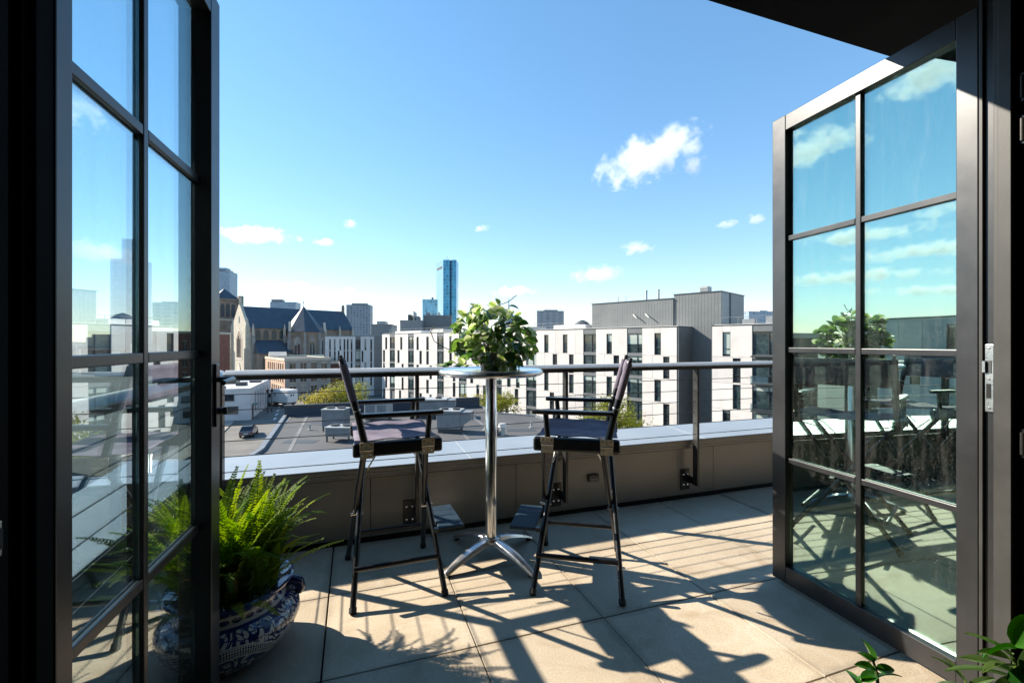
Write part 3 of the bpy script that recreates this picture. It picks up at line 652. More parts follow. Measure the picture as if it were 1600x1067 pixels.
# ================================================================== BAR TABLE
tb = thing('bar_table', 'round polished metal bar table between the two tall chairs', 'table', (0.742, 2.488, 0))
MB().lathe([(0.0, 1.034), (0.275, 1.034), (0.286, 1.038), (0.291, 1.046), (0.291, 1.060), (0.286, 1.067), (0.278, 1.069), (0.272, 1.0665), (0.0, 1.0665)], 72, cap=False).build('table_top', 'chrome', tb, True)
MB().lathe([(0.292, 1.043), (0.2945, 1.047), (0.2945, 1.058), (0.292, 1.062)], 72, cap=False).build('edge_band', 'steel', tb, True)
MB().lathe([(0.10, 1.020), (0.10, 1.0335), (0.0, 1.0335)], 24, cap=False).lathe([(0.0, 1.020), (0.10, 1.020)], 24, cap=False).build('mounting_plate', 'cast_aluminium', tb)
MB().lathe([(0.033, 0.118), (0.033, 0.845), (0.0315, 0.848), (0.0315, 1.0195)], 32).build('column', 'chrome', tb, True)
MB().lathe([(0.050, 0.092), (0.056, 0.10), (0.050, 0.117), (0.034, 0.1205)], 32).build('hub', 'cast_aluminium', tb, True)
def tleg():
    m = MB(); n = 14; sec = []
    for i in range(n):
        t = i / (n - 1); r = 0.035 + 0.295 * t
        z = 0.112 - 0.088 * t ** 1.7; w = 0.030 - 0.009 * t + 0.006 * math.sin(t * math.pi); th = 0.030 - 0.012 * t
        sec.append([(r, -w, z - th), (r, -w * 0.75, z - 0.004), (r, 0, z + 0.004), (r, w * 0.75, z - 0.004), (r, w, z - th), (r, 0, z - th + 0.006)])
    for s in sec: m.v += s
    k = 6
    for i in range(n - 1):
        for j in range(k):
            q = (j + 1) % k; m.f.append((i*k + j, (i+1)*k + j, (i+1)*k + q, i*k + q)); m.m.append(0)
    m.f += [tuple(range(k)), tuple(reversed(range((n-1)*k, n*k)))]; m.m += [0, 0]
    return m
me = None
for a in (-64, 206, 116, 26):
    if me is None: o = tleg().build('leg', 'cast_aluminium', tb, True, bevel=0.003); me = o.data
    else: o = link('leg', me, tb, 0.003)
    o.rotation_euler = (0, 0, R(a))
    f = MB().lathe([(0.014, 0.0), (0.016, 0.004), (0.013, 0.012), (0.006, 0.013)], 14).build('foot', 'rubber', o, True); f.location = (0.312, 0, 0)

# ================================================================== PLANT ON THE TABLE
def round_leaf(L, Wf, cup=0.15, fold=0.12, tip=0.0):
    m = MB(); n = 7; rows = []
    for i in range(n):
        t = i / (n - 1); w = Wf * L * 0.5 * (math.sin(math.pi * min(1, t ** 0.82)) ** 0.58 if 0 < t < 1 else 0.06)
        z = cup * L * (t * (1 - t) * 1.6) - 0.12 * L * t * t
        rows.append([(t * L, -w, z + fold * w), (t * L, -w * 0.5, z + fold * w * 0.25), (t * L, 0, z - 0.02 * L), (t * L, w * 0.5, z + fold * w * 0.25), (t * L, w, z + fold * w)])
    for r_ in rows: m.v += r_
    for i in range(n - 1):
        for j in range(4):
            a = i * 5 + j; m.f.append((a, a + 5, a + 6, a + 1)); m.m.append(0)
    return m
def mesh_of(mb, name, mname):
    o = mb.build(name, mname, None, True); me = o.data; bpy.data.objects.remove(o); return me
hv = [mesh_of(round_leaf(0.062, w, c, f), 'leaf', mm) for w, c, f, mm in ((0.95, 0.2, 0.15, 'hoya_leaf'), (0.8, 0.1, 0.3, 'hoya_leaf'), (1.0, 0.2, 0.1, 'hoya_leaf_dark'), (0.88, 0.05, 0.25, 'hoya_leaf'), (0.95, 0.25, 0.15, 'hoya_leaf_dark'))]
hp = thing('potted_vine', 'bushy trailing plant with round variegated leaves on the bar table', 'plant', (0.742, 2.488, 1.0675))
MB().lathe([(0.058, 0.0), (0.066, 0.04), (0.074, 0.075), (0.079, 0.08), (0.079, 0.094), (0.072, 0.094), (0.069, 0.084), (0.0, 0.083)], 32, cap=False).lathe([(0, 0), (0.058, 0)], 32, cap=False).build('pot', 'grey_pot', hp, True)
pr = random.Random(21)
right = Vector((cs, -sn, 0)); fwd = Vector((sn, cs, 0))
def orient(dirv, roll):
    d = dirv.normalized(); z = Vector((0, 0, 1)); y = z.cross(d)
    if y.length < 0.05: y = Vector((0, 1, 0))
    y.normalize(); zz = d.cross(y)
    m = Matrix((d, y, zz)).transposed()
    return (m.to_4x4() @ Matrix.Rotation(roll, 4, 'X')).to_quaternion()
def put_leaf(par_, me, pos, dirv, roll, s, nm='leaf'):
    o = link(nm, me, par_); o.location = pos; o.rotation_mode = 'QUATERNION'; o.rotation_quaternion = orient(dirv, roll); o.scale = (s, s, s); return o
def vine(pts, rad=0.0028, m='stem'):
    return MB().tube(pts, rad, 6).build('stem', m, hp, True)
nleaf = 0
while nleaf < 290:
    u = Vector((pr.gauss(0, 1), pr.gauss(0, 1), pr.gauss(0, 1))).normalized()
    rr = pr.uniform(0.45, 1.0) ** 0.5
    p = Vector((u.x * 0.215 * rr, u.y * 0.20 * rr, 0.180 + u.z * 0.175 * rr))
    if p.z < 0.025: continue
    p.x += 0.03 * math.sin(p.z * 14) ; p.z += 0.03 * noise.noise(p * 9)
    d = (u * 0.6 + Vector((pr.gauss(0, 0.7), pr.gauss(0, 0.7), pr.gauss(0, 0.5) - 0.35)))
    sc_ = pr.uniform(0.72, 1.22)
    tone = hv[pr.randrange(5)]
    put_leaf(hp, tone, p, d, pr.uniform(-1.2, 1.2), sc_); nleaf += 1
for k in range(26):
    a = pr.uniform(0, 6.28); e = pr.uniform(-0.2, 1.2)
    q = Vector((math.cos(a) * math.cos(e) * 0.18, math.sin(a) * math.cos(e) * 0.17, 0.16 + 0.16 * math.sin(e)))
    b0 = Vector((pr.uniform(-.04, .04), pr.uniform(-.04, .04), 0.10)); mid = (b0 + q) / 2 + Vector((0, 0, 0.06))
    vine([b0, mid, q])
# the runners that leave the mass: one up to the right, one arching out left, one lying on the table rim
t0 = Vector((0, 0, 0.30))
up = [t0 + right * 0.03, t0 + right * 0.02 + Vector((0, 0, 0.03)), t0 + right * 0.045 + Vector((0, 0, 0.065)), t0 + right * 0.10 + Vector((0, 0, 0.085)), t0 + right * 0.145 + Vector((0, 0, 0.122))]
vine(up, 0.0026); put_leaf(hp, hv[0], up[2], Vector((-0.4, 0, 0.9)), 0.4, 0.7)
put_leaf(hp, hv[2], t0 + right * 0.10 + Vector((0, 0, 0.06)), right + Vector((0, 0, -0.2)), 0.3, 1.0)
lf = [right * -0.14 + Vector((0, 0, 0.115)), right * -0.21 + Vector((0, 0, 0.10)), right * -0.27 + Vector((0, 0, 0.125)), right * -0.325 + Vector((0, 0, 0.16)), right * -0.345 + Vector((0, 0, 0.215)), right * -0.325 + Vector((0, 0, 0.245))]
vine(lf, 0.0026)
for q, d in ((lf[1], Vector((0, 0, 1))), (lf[1], Vector((0.1, 0, -1))), (lf[1] + right * 0.01, right * -1)): put_leaf(hp, hv[0], q, d, 0.5, 0.75)
for k in range(9):
    q = right * (-0.13 - 0.017 * k) - fwd * 0.13 * (1 - k / 14) + Vector((0, 0, 0.018 + 0.012 * (k % 2)))
    put_leaf(hp, hv[k % 4], q, right * pr.uniform(-1, 1) + fwd * pr.uniform(-1, .3) + Vector((0, 0, 0.35)), pr.uniform(-.5, .5), 0.85)
for k in range(12):
    a = pr.uniform(-2.9, 0.3)
    q = Vector((math.cos(a) * 0.13, math.sin(a) * 0.13, 0.05 + pr.uniform(0, .06)))
    put_leaf(hp, hv[k % 5], q, Vector((math.cos(a), math.sin(a), -0.5)), pr.uniform(-.6, .6), 1.0)

# ================================================================== FERN IN A PAINTED POT
fx = cw(-1.125, 1.79, 0)
fp = thing('fern_pot', 'lush green fern in a blue and white painted pot behind the left door', 'plant', (fx.x, fx.y, 0.001), R(35))
prof = [(0.0, 0.0), (0.17, 0.0), (0.185, 0.012), (0.235, 0.05), (0.280, 0.105), (0.298, 0.150), (0.294, 0.180), (0.270, 0.208), (0.238, 0.226), (0.218, 0.240), (0.216, 0.254), (0.232, 0.270), (0.256, 0.288), (0.268, 0.300), (0.270, 0.309), (0.262, 0.314), (0.245, 0.304), (0.215, 0.284), (0.19, 0.268), (0.0, 0.266)]
MB().lathe(prof, 64, cap=False).build('pot', 'talavera', fp, True).scale = (0.89, 0.89, 0.90)
for a in (62, 242):
    lug = MB().tube([(0.236, 0, 0.252), (0.262, 0, 0.256), (0.288, 0, 0.240), (0.296, 0, 0.214), (0.286, 0, 0.190)], [0.020, 0.024, 0.026, 0.024, 0.017], 10).build('lug', 'talavera_rim', fp, True); lug.rotation_euler = (0, 0, R(a - 35 - 90 + 38)); lug.scale = (0.90, 0.90, 0.90)
MB().lathe([(0.0, 0.238), (0.20, 0.236)], 32, cap=False).build('soil', 'terracotta_soil', fp)
def frond(L, arch, mname, sd):
    q = random.Random(sd); m = MB(); n = 44
    def pt(t):   # rises along +x/+z, bends over at the tip
        a0, a1 = R(84), R(84 - arch); a = a0 + (a1 - a0) * t ** 1.6
        return a
    pos = [Vector((0, 0, 0))]
    for i in range(n):
        a = pt((i + 0.5) / n); pos.append(pos[-1] + Vector((math.cos(a), 0, math.sin(a))) * (L / n))
    m.tube(pos, [0.0026 * (1 - 0.75 * i / n) for i in range(n + 1)], 4)
    for i in range(3, n + 1):
        t = i / n
        ln = L * 0.115 * (min(1, t / 0.22) ** 0.7) * (max(0.02, 1 - t) ** 0.62) * 1.1 + 0.003
        tg = (pos[i] - pos[i-1]).normalized(); nrm = Vector((-tg.z, 0, tg.x))
        for s in (-1, 1):
            ll = ln * q.uniform(0.82, 1.1); w = L / n * 0.44
            side = (Vector((0, s, 0)) * 0.93 + tg * 0.34 + nrm * q.uniform(-0.05, 0.28)).normalized()
            p0 = pos[i]; p1 = p0 + side * ll * 0.55 + nrm * 0.002; p2 = p0 + side * ll - nrm * ll * 0.12
            m.face([p0 - tg * w * 0.7, p1 - tg * w, p2, p1 + tg * w, p0 + tg * w * 0.7])
    return mesh_of(m, 'frond', mname)
fr_v = [frond(L, a, mm, i) for i, (L, a, mm) in enumerate(((0.48, 50, 'fern_leaf'), (0.52, 65, 'fern_leaf'), (0.42, 85, 'fern_leaf_pale'), (0.50, 30, 'fern_leaf_pale'), (0.44, 110, 'fern_leaf'), (0.38, 70, 'fern_leaf'), (0.50, 55, 'fern_leaf_pale'), (0.34, 110, 'fern_leaf_dry')))]
q = random.Random(5)
for k in range(290):
    a = q.uniform(0, 6.283); r0 = 0.175 * math.sqrt(q.random()); lean = q.uniform(-16, 6) + 30 * r0 + (q.random() < 0.09) * 22
    o = link('frond', fr_v[7 if q.random() < 0.035 else q.randrange(7)], fp); s = (1.06 - 0.6 * q.random() ** 1.3) * (1 - 0.9 * r0)
    o.location = (math.cos(a) * r0, math.sin(a) * r0, 0.234); o.scale = (s, s, s)
    o.rotation_euler = (q.uniform(-.15, .15), R(lean), a + q.uniform(-1.6, 1.6))
# the long frond that leans out to the right
for ang, ln, sc_ in ((-19.2 - 35, 42, 0.82), (-30 - 35, 34, 0.8), (-70 - 35, 56, 0.6), (185, 45, 0.8), (-90, 62, 0.6)):
    o = link('frond', fr_v[3], fp); o.location = (0.11 * math.cos(R(ang)), 0.11 * math.sin(R(ang)), 0.234); o.scale = (sc_,) * 3; o.rotation_euler = (0, R(ln), R(ang))

# ================================================================== PLANTS INSIDE BY THE RIGHT JAMB
gl_me = [mesh_of(round_leaf(0.075, w, 0.15, 0.35), 'leaf', 'glossy_leaf') for w in (0.42, 0.5)]
ll_me = [mesh_of(round_leaf(0.17, 0.19, 0.10, 0.4), 'leaf', 'long_leaf'), mesh_of(round_leaf(0.15, 0.22, 0.14, 0.3), 'leaf', 'long_leaf')]
br_me = [mesh_of(round_leaf(0.10, 0.62, 0.12, 0.3), 'leaf', 'glossy_leaf')]
def indoor_plant(name, label, base, h, stems, leafset, potr):
    t = thing(name, label, 'plant', base)
    MB().lathe([(0.0, 0), (potr * .8, 0), (potr, h * .45), (potr * 1.03, h * .45), (potr * .93, h * .44), (0, h * .42)], 24, cap=False).build('pot', 'grey_pot', t, True)
    for pts, leaves in stems:
        MB().tube(pts, [0.006] + [0.0045] * (len(pts) - 2) + [0.003], 7).build('stem', 'stem_green', t, True)
        for (pos, d, roll, s, me_) in leaves: put_leaf(t, me_, pos, d, roll, s)
    return t
b0 = cw(0.945, 1.23, 0); b0.z = -0.0115
def rel(px, py, z, b): return P(px, py, z) - b
st1 = [(Vector((0, 0, .1)), )]
stem = [Vector((0, 0, .1)), rel(1374, 1090, 1.23, b0), rel(1370, 1052, 1.23, b0), rel(1364, 1030, 1.23, b0)]
lv = []
for (px, py, dx, dy, dz, s, rl_) in ((1365, 1034, -.30, 0.85, .1, .9, 0.5), (1366, 1036, -.75, .55, .1, .72, .9), (1367, 1045, -.9, .30, -.05, .75, -.6), (1368, 1044, .9, .1, -.2, .62, .7),
                                     (1371, 1058, .9, .25, -.1, .8, -.5), (1371, 1062, -.9, .1, .1, .72, .5), (1374, 1075, -.9, -.2, -.2, .8, .4), (1374, 1074, .9, -.1, .3, .85, -.6)):
    lv.append((rel(px, py, 1.23, b0), right * dx + Vector((0, 0, dy)) + fwd * dz, rl_, s, gl_me[len(lv) % 2]))
for k in range(14):
    aa = k * 2.4; lv.append((Vector((0, 0, .16 + .012 * k)) , Vector((math.cos(aa), math.sin(aa), .4)), .3, .8, gl_me[k % 2]))
indoor_plant('houseplant', 'small plant with glossy green leaves at the bottom edge', b0, 0.3, [(stem, lv)], None, 0.08)
b1 = cw(1.20, 1.10, 0); b1.z = -0.0115
stm = [Vector((0, 0, .1)), rel(1596, 1075, 1.10, b1), rel(1588, 1048, 1.10, b1), rel(1582, 1020, 1.10, b1)]
lv = []
for k, (px, py, dx, dy, dz, s) in enumerate(((1584, 1026, -.85, .55, .1, .72), (1586, 1034, -.9, .42, -.2, .80), (1588, 1042, -.9, .28, -.3, .85), (1590, 1052, -.9, .30, .1, .85), (1592, 1060, -.85, .1, .2, .9), (1594, 1066, -.9, .2, -.4, .9), (1590, 1050, .7, .5, .2, .8), (1592, 1060, .7, .3, -.2, .8))):
    lv.append((rel(px, py, 1.10, b1), right * dx + Vector((0, 0, dy)) + fwd * dz, .35 * (-1) ** k, s, ll_me[k % 2]))
for (px, py, dx, dy, dz, s) in ((1584, 1010, .5, .6, .1, .9), (1592, 1030, .3, -.6, -.3, .9), (1588, 1012, -.9, -.2, .1, .8), (1594, 1040, -.1, -.9, -.4, .9)):
    lv.append((rel(px, py, 1.08, b1), right * dx + Vector((0, 0, dy)) + fwd * dz, .8, s, br_me[0]))
st2 = [Vector((-.02, 0, .1)), rel(1520, 1090, 1.13, b1), rel(1508, 1062, 1.14, b1)]
lv2 = [(rel(1510, 1066, 1.14, b1), right * -.72 + Vector((0, 0, .7)) + fwd * .2, .5, .62, ll_me[1]), (rel(1512, 1070, 1.14, b1), right * -.5 + Vector((0, 0, .75)), -.4, .5, ll_me[0]), (rel(1512, 1072, 1.14, b1), right * .8 + Vector((0, 0, .3)), .4, .5, ll_me[1]), (rel(1514, 1074, 1.14, b1), right * -.95 + Vector((0, 0, .2)), .4, .6, ll_me[1])]
indoor_plant('houseplant', 'larger plant with long narrow leaves before the right jamb', b1, 0.36, [(stm, lv), (st2, lv2)], None, 0.11)

# ================================================================== THE CITY
def rot_of(dlat, dz):       # world z-rotation whose local x points along (dlat, dz) of the camera frame
    return math.atan2(dz, dlat) - YAW
RTOP = 15.15                # roof line of the white blocks above the ground
def apartment(label, lat, z, dlat, dz, L, depth, bays, rows, frame, top=RTOP, panel='white_panel', group=None, plain=False, name='apartment_building'):
    """bays: list of ('w', x0, x1, [(row, wx0, wx1)...]) white bays, ('b', x0, x1) glazed bays; local x to the right, y into the block"""
    p = cw(lat, z, GZ)
    t = thing(name, label, 'building', p, rot_of(dlat, dz), group)
    MB().box(0.05, L - 0.05, 0.30, depth, 0.05, top - 0.05).build('core', 'grey_metal', t)
    MB().box(0, L, 0.02, depth + 0.03, top - 0.045, top + 0.10).build('roof_edge', 'dark_frame', t)
    MB().box(0.2, L - 0.2, 0.25, depth - 0.2, top + 0.101, top + 0.16).build('roof', 'roof_white', t)
    def win(x0, x1, z0, z1, m, mull):
        f = MB(); e = 0.06
        f.box(x0, x0 + e, 0.10, 0.29, z0, z1).box(x1 - e, x1, 0.10, 0.29, z0, z1).box(x0 + e, x1 - e, 0.10, 0.29, z0, z0 + e).box(x0 + e, x1 - e, 0.10, 0.29, z1 - e, z1)
        if mull == 'n': f.box(x0 + e, x1 - e, 0.11, 0.28, z0 + (z1 - z0) * 0.30, z0 + (z1 - z0) * 0.30 + 0.05)
        else:
            xm = x0 + (x1 - x0) * 0.64
            f.box(xm, xm + 0.06, 0.11, 0.28, z0 + e, z1 - e); f.box(xm + 0.06, x1 - e, 0.115, 0.275, z0 + 0.75, z0 + 0.80)
        w = f.build('window', 'dark_frame', t)
        o = MB().box(0, x1 - x0 - 2 * e, 0, 0.02, 0, z1 - z0 - 2 * e).build('pane', m, w, loc=(x0 + e, 0.20, z0 + e))
    for b in bays:
        if b[0] == 'b':
            _, x0, x1 = b
            MB().box(x0, x1, 0.06, 0.29, top - 0.72, top - 0.05).build('header', 'grey_metal', t)
            for k in range(rows):
                zt = top - 0.75 - frame * k; zb = zt - frame + 0.42
                if zb < 0.3: continue
                win(x0, x1, zb, zt, 'win', 'b')
                MB().box(x0, x1, 0.05, 0.29, zb - 0.42, zb).build('spandrel', 'grey_metal', t)
        else:
            _, x0, x1, wins = b
            for k in range(rows):
                zt = top - 0.05 - (0 if k == 0 else frame * k + 0.55); zb = max(0.1, top - 0.6 - frame * (k + 1))
                ws = sorted((w[1], w[2]) for w in wins if w[0] == k)
                edges = [x0]
                for a, c in ws: edges += [a, c]
                edges.append(x1)
                for i in range(0, len(edges), 2):
                    a, c = edges[i], edges[i + 1]
                    n = max(1, round((c - a) / 1.9))
                    for q in range(n):
                        xa, xb = a + (c - a) * q / n, a + (c - a) * (q + 1) / n
                        if xb - xa > 0.05: MB().box(xa + 0.016, xb - 0.016, 0.0, 0.28, zb + 0.014, zt - 0.014).build('panel', panel, t)
                for a, c in ws:
                    wt = top - 0.72 - frame * k; wb = wt - frame + 0.18
                    if wt < zt - 0.02: MB().box(a + 0.001, c - 0.001, 0.002, 0.28, wt, zt - 0.008).build('panel', panel, t)
                    win(a, c, max(wb, zb), wt, 'win_dark' if k % 2 else 'win', 'n')
                    if wb > zb + 0.02: MB().box(a + 0.001, c - 0.001, 0.002, 0.28, zb + 0.008, wb).build('panel', panel, t)
    return t

# main white block: its facade runs from far left to near right at 45 degrees to the view
def mx(px):
    r = (px - CX) / F; return 73.1 - 1.41421 * (20.7 - 56.6 * r) / (1 + r)
# glazed bays and slit windows read off the facade, left to right
B = lambda a, b: ('b', mx(a), mx(b))
def Wb(a, b, wins): return ('w', mx(a), mx(b), [(k, mx(p), mx(q)) for (k, p, q) in wins])
n1 = lambda c, rows_, w=3.3: [(k, c - w / 2, c + w / 2) for k in rows_]
bays = [
    Wb(597, 609, n1(603.4, (0, 3), 3) + n1(600, (1, 2, 4), 3)), B(609, 617),
    Wb(617, 637.6, n1(627, (0,)) + n1(622.6, (1,)) + n1(629, (2, 3), 3) + n1(625, (4,))), B(637.6, 646.6),
    Wb(646.6, 683, n1(652.5, (0, 2), 3.6) + n1(657.2, (1, 4), 3.8) + n1(668, (0, 1, 3), 4) + n1(673, (2, 4), 4)), B(683, 693.4),
    Wb(693.4, 717, n1(704, (0, 1), 4) + n1(709.5, (2, 3), 4.2) + n1(703.5, (4,), 4.2)), B(717, 729),
    Wb(729, 770, n1(737, (0, 2), 4.6) + n1(746.5, (1, 3), 4.6) + n1(757, (0, 3), 4.8) + n1(764, (1, 2, 4), 4.8)), B(770, 784),
    Wb(784, 822, n1(795, (0, 2), 5.4) + n1(807, (1, 3), 5.6) + n1(813, (0,), 5.6) + n1(809, (2,), 5.6) + n1(792, (4,), 5.4)), B(822, 838),
    Wb(838, 911.5, n1(853.6, (0, 2), 6.6) + n1(867, (1, 4), 6.8) + n1(862.3, (3,), 6.8) + n1(883, (0, 3), 7) + n1(892.6, (1, 2), 7)), B(911.5, 931.2),
    Wb(931.2, 979.8, n1(951.8, (0, 2), 8.2) + n1(963, (1, 3), 8.6) + n1(952, (4,), 8.2)), B(979.8, 1003.4),
    Wb(1003.4, 1057.5, n1(1027.5, (0, 2), 10) + n1(1041, (1, 3), 9.6) + n1(1029, (4,), 10)),
]
main = apartment('long white panelled apartment block with dark slit windows and grey penthouse', 20.7 - 73.1 / 1.41421, 56.6 + 73.1 / 1.41421, 1, -1, 73.1, 16, bays, 5, 3.0)
main['label'] = 'long white panelled apartment block with dark slit windows and a grey penthouse'
Lm = 73.1
MB().box(Lm - 0.049, Lm + 0.02, 0.0, 15.9, 0.05, RTOP - 0.05).build('end_wall', 'penthouse_metal', main)
# penthouse in two steps, with flues, gooseneck vents and a cooling unit
def mxd(px, d):     # photo column to metres along the facade for something set back by d
    r = (px - CX) / F; k = d / 1.41421; return 73.1 - 1.41421 * (20.7 + k - r * (56.6 + k)) / (1 + r)
p0, p1, p2 = mxd(925, 4), mxd(1053, 4.2), mxd(1127, 4.2)
ph = MB().box(p0, p1 - 0.02, 4.0, 14.0, RTOP + 0.161, RTOP + 3.95).build('penthouse', 'penthouse_metal', main)
ribs = MB(); xx = p0 + 0.3
while xx < p1 - 0.1:
    ribs.box(xx, xx + 0.03, 3.988, 4.0, RTOP + 0.17, RTOP + 3.9); xx += 0.42
tag(ribs.build('cladding_rib', 'penthouse_metal', ph), kind='stuff')
MB().box(p0 - 0.08, p1 - 0.03, 3.92, 14.08, RTOP + 3.95, RTOP + 4.06).build('penthouse_coping', 'dark_frame', ph)
tw = MB().box(p1, p2, 4.2, 12.4, 0.05, RTOP + 4.45).build('stair_tower', 'penthouse_metal', main)
ribs = MB(); xx = p1 + 0.3
while xx < p2 - 0.1:
    ribs.box(xx, xx + 0.03, 4.188, 4.2, 0.3, RTOP + 4.4); xx += 0.42
tag(ribs.build('cladding_rib', 'penthouse_metal', tw), kind='stuff')
MB().box(p1 - 0.03, p2 + 0.08, 4.12, 12.48, RTOP + 4.45, RTOP + 4.56).build('tower_coping', 'dark_frame', tw)
MB().box(p2, p2 + 0.02, 4.3, 7.0, RTOP - 1.0, RTOP + 4.3).build('side_cladding', 'hvac', tw)
MB().box(p2, p2 + 0.10, 7.0, 7.25, RTOP + 0.2, RTOP + 4.4).build('downpipe', 'hvac_dark', tw)
w = MB().box(p2 - 1.15, p2 - 0.1, 4.13, 4.186, 0.4, RTOP - 1.0).build('window', 'dark_frame', main)
for k in range(5):
    MB().box(0, 0.9, 0, 0.02, 0, 2.6).build('pane', 'win', w, loc=(p2 - 1.07, 4.10, RTOP - 3.85 - 2.8 * k))
for px_, h_ in ((966, 1.0), (978, 1.1)):
    o = MB().tube([(mxd(px_, 6), 6.0, RTOP + 4.05), (mxd(px_, 6), 6.0, RTOP + 4.05 + h_)], 0.06, 6).build('pipe', 'hvac_light', main)
for px_ in (1010, 1029):
    fx_ = mxd(px_, 7)
    MB().tube([(fx_, 7.0, RTOP + 4.05), (fx_, 7.0, RTOP + 5.7)], 0.15, 10).tube([(fx_, 7.0, RTOP + 5.6), (fx_, 7.0, RTOP + 5.75)], 0.18, 10).build('flue', 'hvac_light', main, True)
for px_ in (990, 1009):
    fx_ = mxd(px_, 3.9)
    MB().tube([(fx_, 3.98, RTOP + 2.0), (fx_ + .1, 3.7, RTOP + 2.03), (fx_ + .35, 3.55, RTOP + 1.85), (fx_ + .75, 3.5, RTOP + 1.5)], 0.10, 8).build('vent_pipe', 'hvac_light', main, True)
cx_ = mxd(1093, 8)
u = MB().box(cx_, cx_ + 1.1, 8.0, 9.4, RTOP + 4.561, RTOP + 5.75).build('cooling_unit', 'hvac_light', main)
for k in range(3): MB().box(cx_ + .08, cx_ + 1.02, 7.97, 8.0, RTOP + 4.75 + 0.3 * k, RTOP + 4.88 + 0.3 * k).build('louvre', 'hvac', u)
# guard rail, bulkheads and plant on the white roof
gm = MB(); x = 1.0
while x < mx(928):
    gm.box(x, x + 0.05, 1.5, 1.55, RTOP + 0.161, RTOP + 1.15); x += 2.2
gm.box(1.0, mx(928), 1.505, 1.545, RTOP + 1.1, RTOP + 1.15).box(1.0, mx(928), 1.51, 1.54, RTOP + 0.62, RTOP + 0.66)
gm.build('roof_rail', 'hvac', main)
for (a, b, y0, y1, h, m) in ((600, 640, 3, 9, 0.55, 'roof_white'), (648, 668, 4, 9, 0.8, 'hvac_light'), (690, 722, 3.5, 8, 0.95, 'roof_white'), (840, 890, 4, 9, 0.75, 'roof_white'), (735, 800, 4, 9, 0.7, 'hvac_light')):
    MB().box(mx(a), mx(b), y0, y1, RTOP + 0.161, RTOP + 0.161 + h).build('roof_unit', m, main, bevel=0.05, seg=1)

# right-hand wing in the same plane
def wx(px):     # metres along the wing from its left corner
    r = (px - CX) / F; return -1.41421 * (20.7 - 56.6 * r) / (1 + r) - 4.08
Bw = lambda a, b: ('b', wx(a), wx(b))
def Ww(a, b, wins): return ('w', wx(a), wx(b), [(k, wx(p), wx(q)) for (k, p, q) in wins])
wing_b = [Ww(1112.5, 1175.3, n1(1135, (0, 3), 12) + n1(1151, (1, 2, 4), 12)), Bw(1175.3, 1215),
          Ww(1215, 1290, n1(1240, (0, 2), 14) + n1(1265, (1, 3), 14)), Bw(1290, 1325), Ww(1325, 1440, n1(1350, (1, 3), 17) + n1(1385, (0, 2), 18) + n1(1415, (1, 4), 18)), Bw(1440, 1490), Ww(1490, 1600, n1(1530, (0, 2, 3), 20))]
wing = apartment('white apartment wing right of the grey stair tower with wide curtained windows', 20.7 + 4.08 / 1.41421, 56.6 - 4.08 / 1.41421, 1, -1, wx(1600), 14, wing_b, 5, 3.0)
MB().box(-0.02, 0.049, 0.0, 13.9, 0.05, RTOP - 0.05).build('end_wall', 'grey_metal', wing)
for k in range(3): MB().box(2.0 + 2.6 * k, 3.4 + 2.6 * k, 4.2, 5.6, RTOP + 0.161, RTOP + 0.9 + 0.25 * (k % 2)).build('roof_unit', 'hvac', wing, bevel=0.04, seg=1)
gm = MB(); gm.box(0.5, 20, 1.2, 1.24, RTOP + 1.0, RTOP + 1.04)
for k in range(10): gm.box(0.5 + 2 * k, 0.54 + 2 * k, 1.2, 1.24, RTOP + 0.161, RTOP + 1.0)
gm.build('roof_rail', 'hvac', wing)
for k in (0, 1, 2):
    zb = RTOP - 0.75 - 3.0 * k - 2.58
    bl = MB().box(wx(1177), wx(1213), -0.95, 0.0, zb - 0.2, zb - 0.05).build('balcony', 'dark_frame', wing)
    if k: MB().box(wx(1177), wx(1213), -0.95, -0.92, zb - 0.05, zb + 0.75).build('balcony_glass', 'door_glass', bl)

# shaded wing seen square on, at the far left end
gl0 = -46.2; gz = 112.5
def gx(px): return (px - CX) / F * gz - gl0
gb = []
spec = [(507, 517, 'b', 509, 514.5)]
cols0 = [(515.5, (0, 1, 2, 3)), (523, (0, 1, 2, 3)), (529, (1, 2, 3)), (531.5, (0, 2, 4)), (538, (0, 1, 2, 3, 4)), (543, (1, 0, 3)), (549, (0, 1, 2, 3)), (566, (1, 3)), (570.5, (0, 2, 4)), (579.5, (0, 1, 2, 3))]
wn = []
for c, rws in cols0: wn += [(k, gx(c - 1.25), gx(c + 1.25)) for k in rws]
wn_l = [w for w in wn if w[2] < gx(554.5)]; wn_r = [w for w in wn if w[1] > gx(563.5)]
gb = [('w', 0.0, gx(555), wn_l), ('b', gx(555), gx(563)), ('w', gx(563), gx(584), wn_r)]
gw = apartment('grey shaded apartment wing with narrow windows left of the white block', gl0, gz, 1, 0.02, gx(597), 14, gb, 5, 2.9, top=14.75, panel='shade_panel')
MB().box(gx(584), gx(597), 0.0, 0.29, 0.1, 14.7).build('end_panel', 'grey_metal', gw)
for k in range(1, 5): MB().box(gx(584), gx(597) - 0.02, -0.02, 0.0, 14.7 - 2.9 * k - 0.06, 14.7 - 2.9 * k).build('joint', 'dark_frame', gw)

